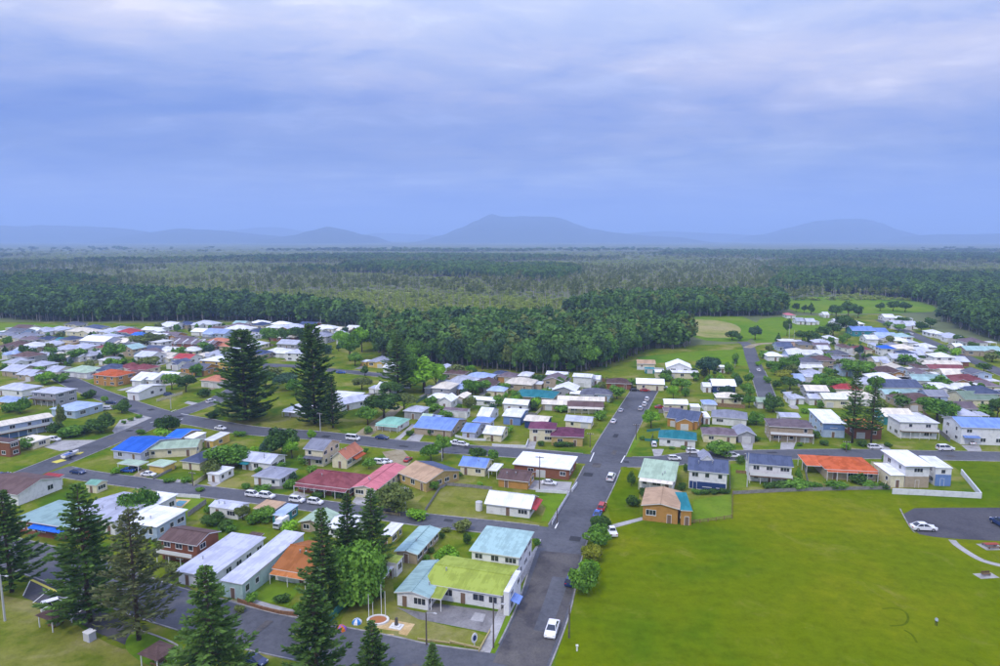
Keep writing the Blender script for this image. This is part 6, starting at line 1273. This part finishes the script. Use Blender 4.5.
# a person standing on the lawn
def person(x, y):
    J = [((0,0,.93),.13),((0,0,1.15),.135),((0,0,1.38),.12),((0,0,1.50),.055),((0,.02,1.60),.085),((0,.02,1.70),.07),
         ((.10,0,.86),.085),((.11,.02,.48),.06),((.11,0,.07),.045),((.11,-.13,.04),.035), ((-.10,0,.86),.085),((-.12,-.04,.48),.06),((-.13,.03,.07),.045),((-.13,-.10,.04),.035),
         ((.19,0,1.38),.055),((.25,0,1.10),.045),((.24,-.06,.85),.035), ((-.19,0,1.38),.055),((-.25,0,1.10),.045),((-.24,-.06,.85),.035)]
    E = [(0,1),(1,2),(2,3),(3,4),(4,5),(0,6),(6,7),(7,8),(8,9),(0,10),(10,11),(11,12),(12,13),(2,14),(14,15),(15,16),(2,17),(17,18),(18,19)]
    me = bpy.data.meshes.new('person'); me.from_pydata([j[0] for j in J], E, []); o = ob('person', me, None, G(x, y), 2.2)
    md = o.modifiers.new('skin', 'SKIN')
    for i, j in enumerate(J): me.skin_vertices[0].data[i].radius = (j[1], j[1])
    me.skin_vertices[0].data[0].use_root = True
    o.modifiers.new('sub', 'SUBSURF').levels = 1
    m = bpy.data.materials.new('clothing'); m.use_nodes = True; t = m.node_tree; tc_ = N(t, 'ShaderNodeTexCoord'); sp_ = N(t, 'ShaderNodeSeparateXYZ'); dv = N(t, 'ShaderNodeMath', operation='DIVIDE'); dv.inputs[1].default_value = 2.0
    t.links.new(tc_.outputs['Object'], sp_.inputs[0]); t.links.new(sp_.outputs['Z'], dv.inputs[0]); rr = ramp(t, [(0,(.02,.02,.03)),(.46,(.45,.52,.68)),(.745,(.45,.30,.22)),(.825,(.05,.035,.025))], 'CONSTANT'); t.links.new(dv.outputs[0], rr.inputs[0]); t.links.new(rr.outputs[0], t.nodes['Principled BSDF'].inputs['Base Color'])
    me.materials.append(m); return tag(o, 'person in pale blue top and dark trousers standing alone on the park lawn', 'person')
person(936, 626)

# ------------------------------------------------------------------ yard trees and side fences between the houses
def road_gap(p):
    g = 1e9
    for pts, nrm, wid, z in ROADS:
        for k in range(0, len(pts)-1):
            a, b = pts[k], pts[k+1]; ab = b-a; t = max(0, min(1, (p-a).dot(ab)/max(ab.length_squared, 1e-6)))
            d = (p-(a+ab*t)).length-wid[k]/2
            if d < g: g = d
    return g
def free(p, m):
    return all((h[0]-p.x)**2+(h[1]-p.y)**2 > (h[2]+m)**2 for h in HOUSE_FOOT) and road_gap(p) > 1.2+m*.5
rf = random.Random(77)
# more houses where the estate runs on without gaps
ni = 0
for poly, cnt, r0 in (([(0,330),(60,327),(250,325),(350,328),(345,340),(255,360),(215,380),(160,366),(60,362),(0,368)], 34, GRID), ([(765,352),(850,340),(905,338),(1000,356),(1000,410),(880,412),(775,396)], 26, -.12), ([(440,380),(500,378),(600,388),(590,412),(500,412),(440,405)], 8, GRID)):
    xs, ys = [q[0] for q in poly], [q[1] for q in poly]; k = 0
    for _ in range(2500):
        if k >= cnt: break
        x, y = rf.uniform(min(xs), max(xs)), rf.uniform(min(ys), max(ys)); p = G(x, y)
        if not inside(x, y, poly): continue
        wd = rf.uniform(9, 14); m_ = wd*.5
        if not all((h[0]-p.x)**2+(h[1]-p.y)**2 > (h[2]*.92+m_*.92)**2 for h in HOUSE_FOOT) or road_gap(p) < m_+1: continue
        if any((tr[5]-p).length < 4 for tr in TREES): continue
        hp = wd/mpp(y)/2; f_ = G(x, y, 2.7); x_, y_ = PX(Vector((p.x, p.y-4.5, 2.7)))
        auto_house((round(x-hp), y_, round(x+hp), rf.uniform(7, 9), rf.choice((2.6, 2.8, 3.0, 4.4)), rf.choice(('hip','hip','gx','gy')), rf.choice(('lav','ltgrey','mauve','slate','brown','cream','white','grey','dkgrey','palteal','navy')), rf.choice(('white','cream','tan','paleblue','grey','brick')))); k += 1
YARDS = [([(0,334),(60,330),(250,326),(360,330),(372,345),(340,362),(250,362),(215,395),(160,385),(60,366),(0,372)], 74), ([(436,372),(500,374),(630,384),(610,412),(560,415),(440,412),(430,400)], 34), ([(640,372),(745,372),(760,392),(755,402),(665,400),(650,392)], 18),
         ([(765,350),(860,330),(1000,352),(1000,404),(770,404)], 60), ([(250,450),(345,450),(290,490),(250,478)], 4)]
for poly, cnt in YARDS:
    xs, ys = [q[0] for q in poly], [q[1] for q in poly]; k = 0
    for _ in range(cnt*14):
        if k >= cnt: break
        x, y = rf.uniform(min(xs), max(xs)), rf.uniform(min(ys), max(ys))
        if not inside(x, y, poly): continue
        h = rf.choice((2.0, 2.6, 3.2, 4.0, 5.0, 6.0)); wd = h*rf.uniform(.8, 1.3); p = G(x, y)
        if not free(p, wd*.35-1.0): continue
        mp = mpp(y); tree(x, y, wd/mp, h/mp, rf.choice(('bush','bush','round','round','cone')), rf.choice(('mid','mid','dark','bright','olive','blue')), None); k += 1
FM = [(M_FGREY,'grey'), (M_FCREAM,'cream'), (M_FWHITE,'white'), (M_FWOOD,'brown timber'), (mat('fence_green', (.10,.17,.12), .7),'dark green')]
nf = 0
for hx, hy, hr, desc in list(HOUSE_FOOT):
    if nf >= 64 or hy < 150 or rf.random() < .45: continue
    c = Vector((hx, hy, 0)); sd_ = rf.choice((-1, 1)); off = hr+rf.uniform(1.5, 3.5); L = rf.uniform(8, 14)
    if rf.random() < .6: a, b = c+UX*sd_*off-VX*L*.45, c+UX*sd_*off+VX*L*.55
    else: a, b = c-VX*off*sd_-UX*L*.5, c-VX*off*sd_+UX*L*.5
    if not all(free(a.lerp(b, t), -.8) and road_gap(a.lerp(b, t)) > 2 for t in (0,.25,.5,.75,1)): continue
    x0, y0 = PX(a); x1, y1 = PX(b); m_, wd_ = rf.choice(FM)
    if not (0 < x0 < 1000 and 335 < y0 < 480): continue
    o = fence([(x0, y0), (x1, y1)], rf.uniform(1.1, 1.7), m_, 'x', 2.6)
    o['group'] = 'yard fences'; LABELS.append((o, wd_+' yard fence near '+desc, 'T', x0, y0)); nf += 1

# ------------------------------------------------------------------ labels that tell look-alikes apart
ORD = 'first second third fourth fifth sixth seventh eighth ninth tenth eleventh twelfth thirteenth fourteenth fifteenth sixteenth seventeenth eighteenth nineteenth twentieth'.split()
def ordn(i):
    if i < 20: return ORD[i]
    t = ('twenty','thirty','forty','fifty','sixty')[(i+1)//10-2]; k = (i+1) % 10
    return t+'-'+ORD[k-1] if k else {'twenty':'twentieth','thirty':'thirtieth','forty':'fortieth','fifty':'fiftieth','sixty':'sixtieth'}[t]
def zone(x, y):
    if x < 260: return 'in far left estate' if y < 357 else 'in near left estate' if y < 400 else 'near the left streets'
    if x < 435: return 'behind the middle pines' if y < 420 else 'along the lane' if y < 530 else 'near the front street'
    if x < 625: return 'along the forest edge' if y < 392 else 'left of main road'
    if x < 760: return 'right of main road'
    if y < 343: return 'in far right suburb'
    return 'in middle right suburb' if y < 385 else 'in near right suburb'
for r, lb, auto, x, y, p, cat in TREES:
    if not auto: tag(r, lb, cat); continue
    near = min(HOUSE_FOOT, key=lambda h: (h[0]-p.x)**2+(h[1]-p.y)**2)
    d = math.hypot(near[0]-p.x, near[1]-p.y)
    LABELS.append((r, lb+((' near '+near[3]) if d < 30 else ''), 'T', x, y)); r['category'] = cat
    r['group'] = 'garden shrubs' if cat == 'shrub' else 'garden trees'
groups = {}
for o, lb, zn, x, y in LABELS:
    full = lb+((', ' if zn == 'H' else ' ')+zone(x, y) if zn in ('H', 'T') else '')
    groups.setdefault(full, []).append((x, y, o))
    if zn == 'H': o['group'] = 'houses of the town' if o['category'] == 'house' else 'sheds of the town'
for full, items in groups.items():
    items.sort(key=lambda t: (t[0], t[1]))
    for i, (x, y, o) in enumerate(items):
        o['label'] = full if len(items) == 1 else full+', '+(ordn(i)+' from left' if len(items) > 2 else ('leftmost', 'rightmost')[i])

# ------------------------------------------------------------------ haze
hz = bpy.data.materials.new('haze_air'); hz.use_nodes = True; t = hz.node_tree; t.nodes.clear()
pv = N(t, 'ShaderNodeVolumePrincipled', Density=1.7e-4, Anisotropy=0.0); pv.inputs['Color'].default_value = (.47,.64,1.0,1)
o = N(t, 'ShaderNodeOutputMaterial'); t.links.new(pv.outputs[0], o.inputs['Volume'])
q = MB(); q.box(-34500, 34500, -1600, 34500, -6, 690)
structure(ob('haze', q.mesh('haze', [hz])), 'stuff')
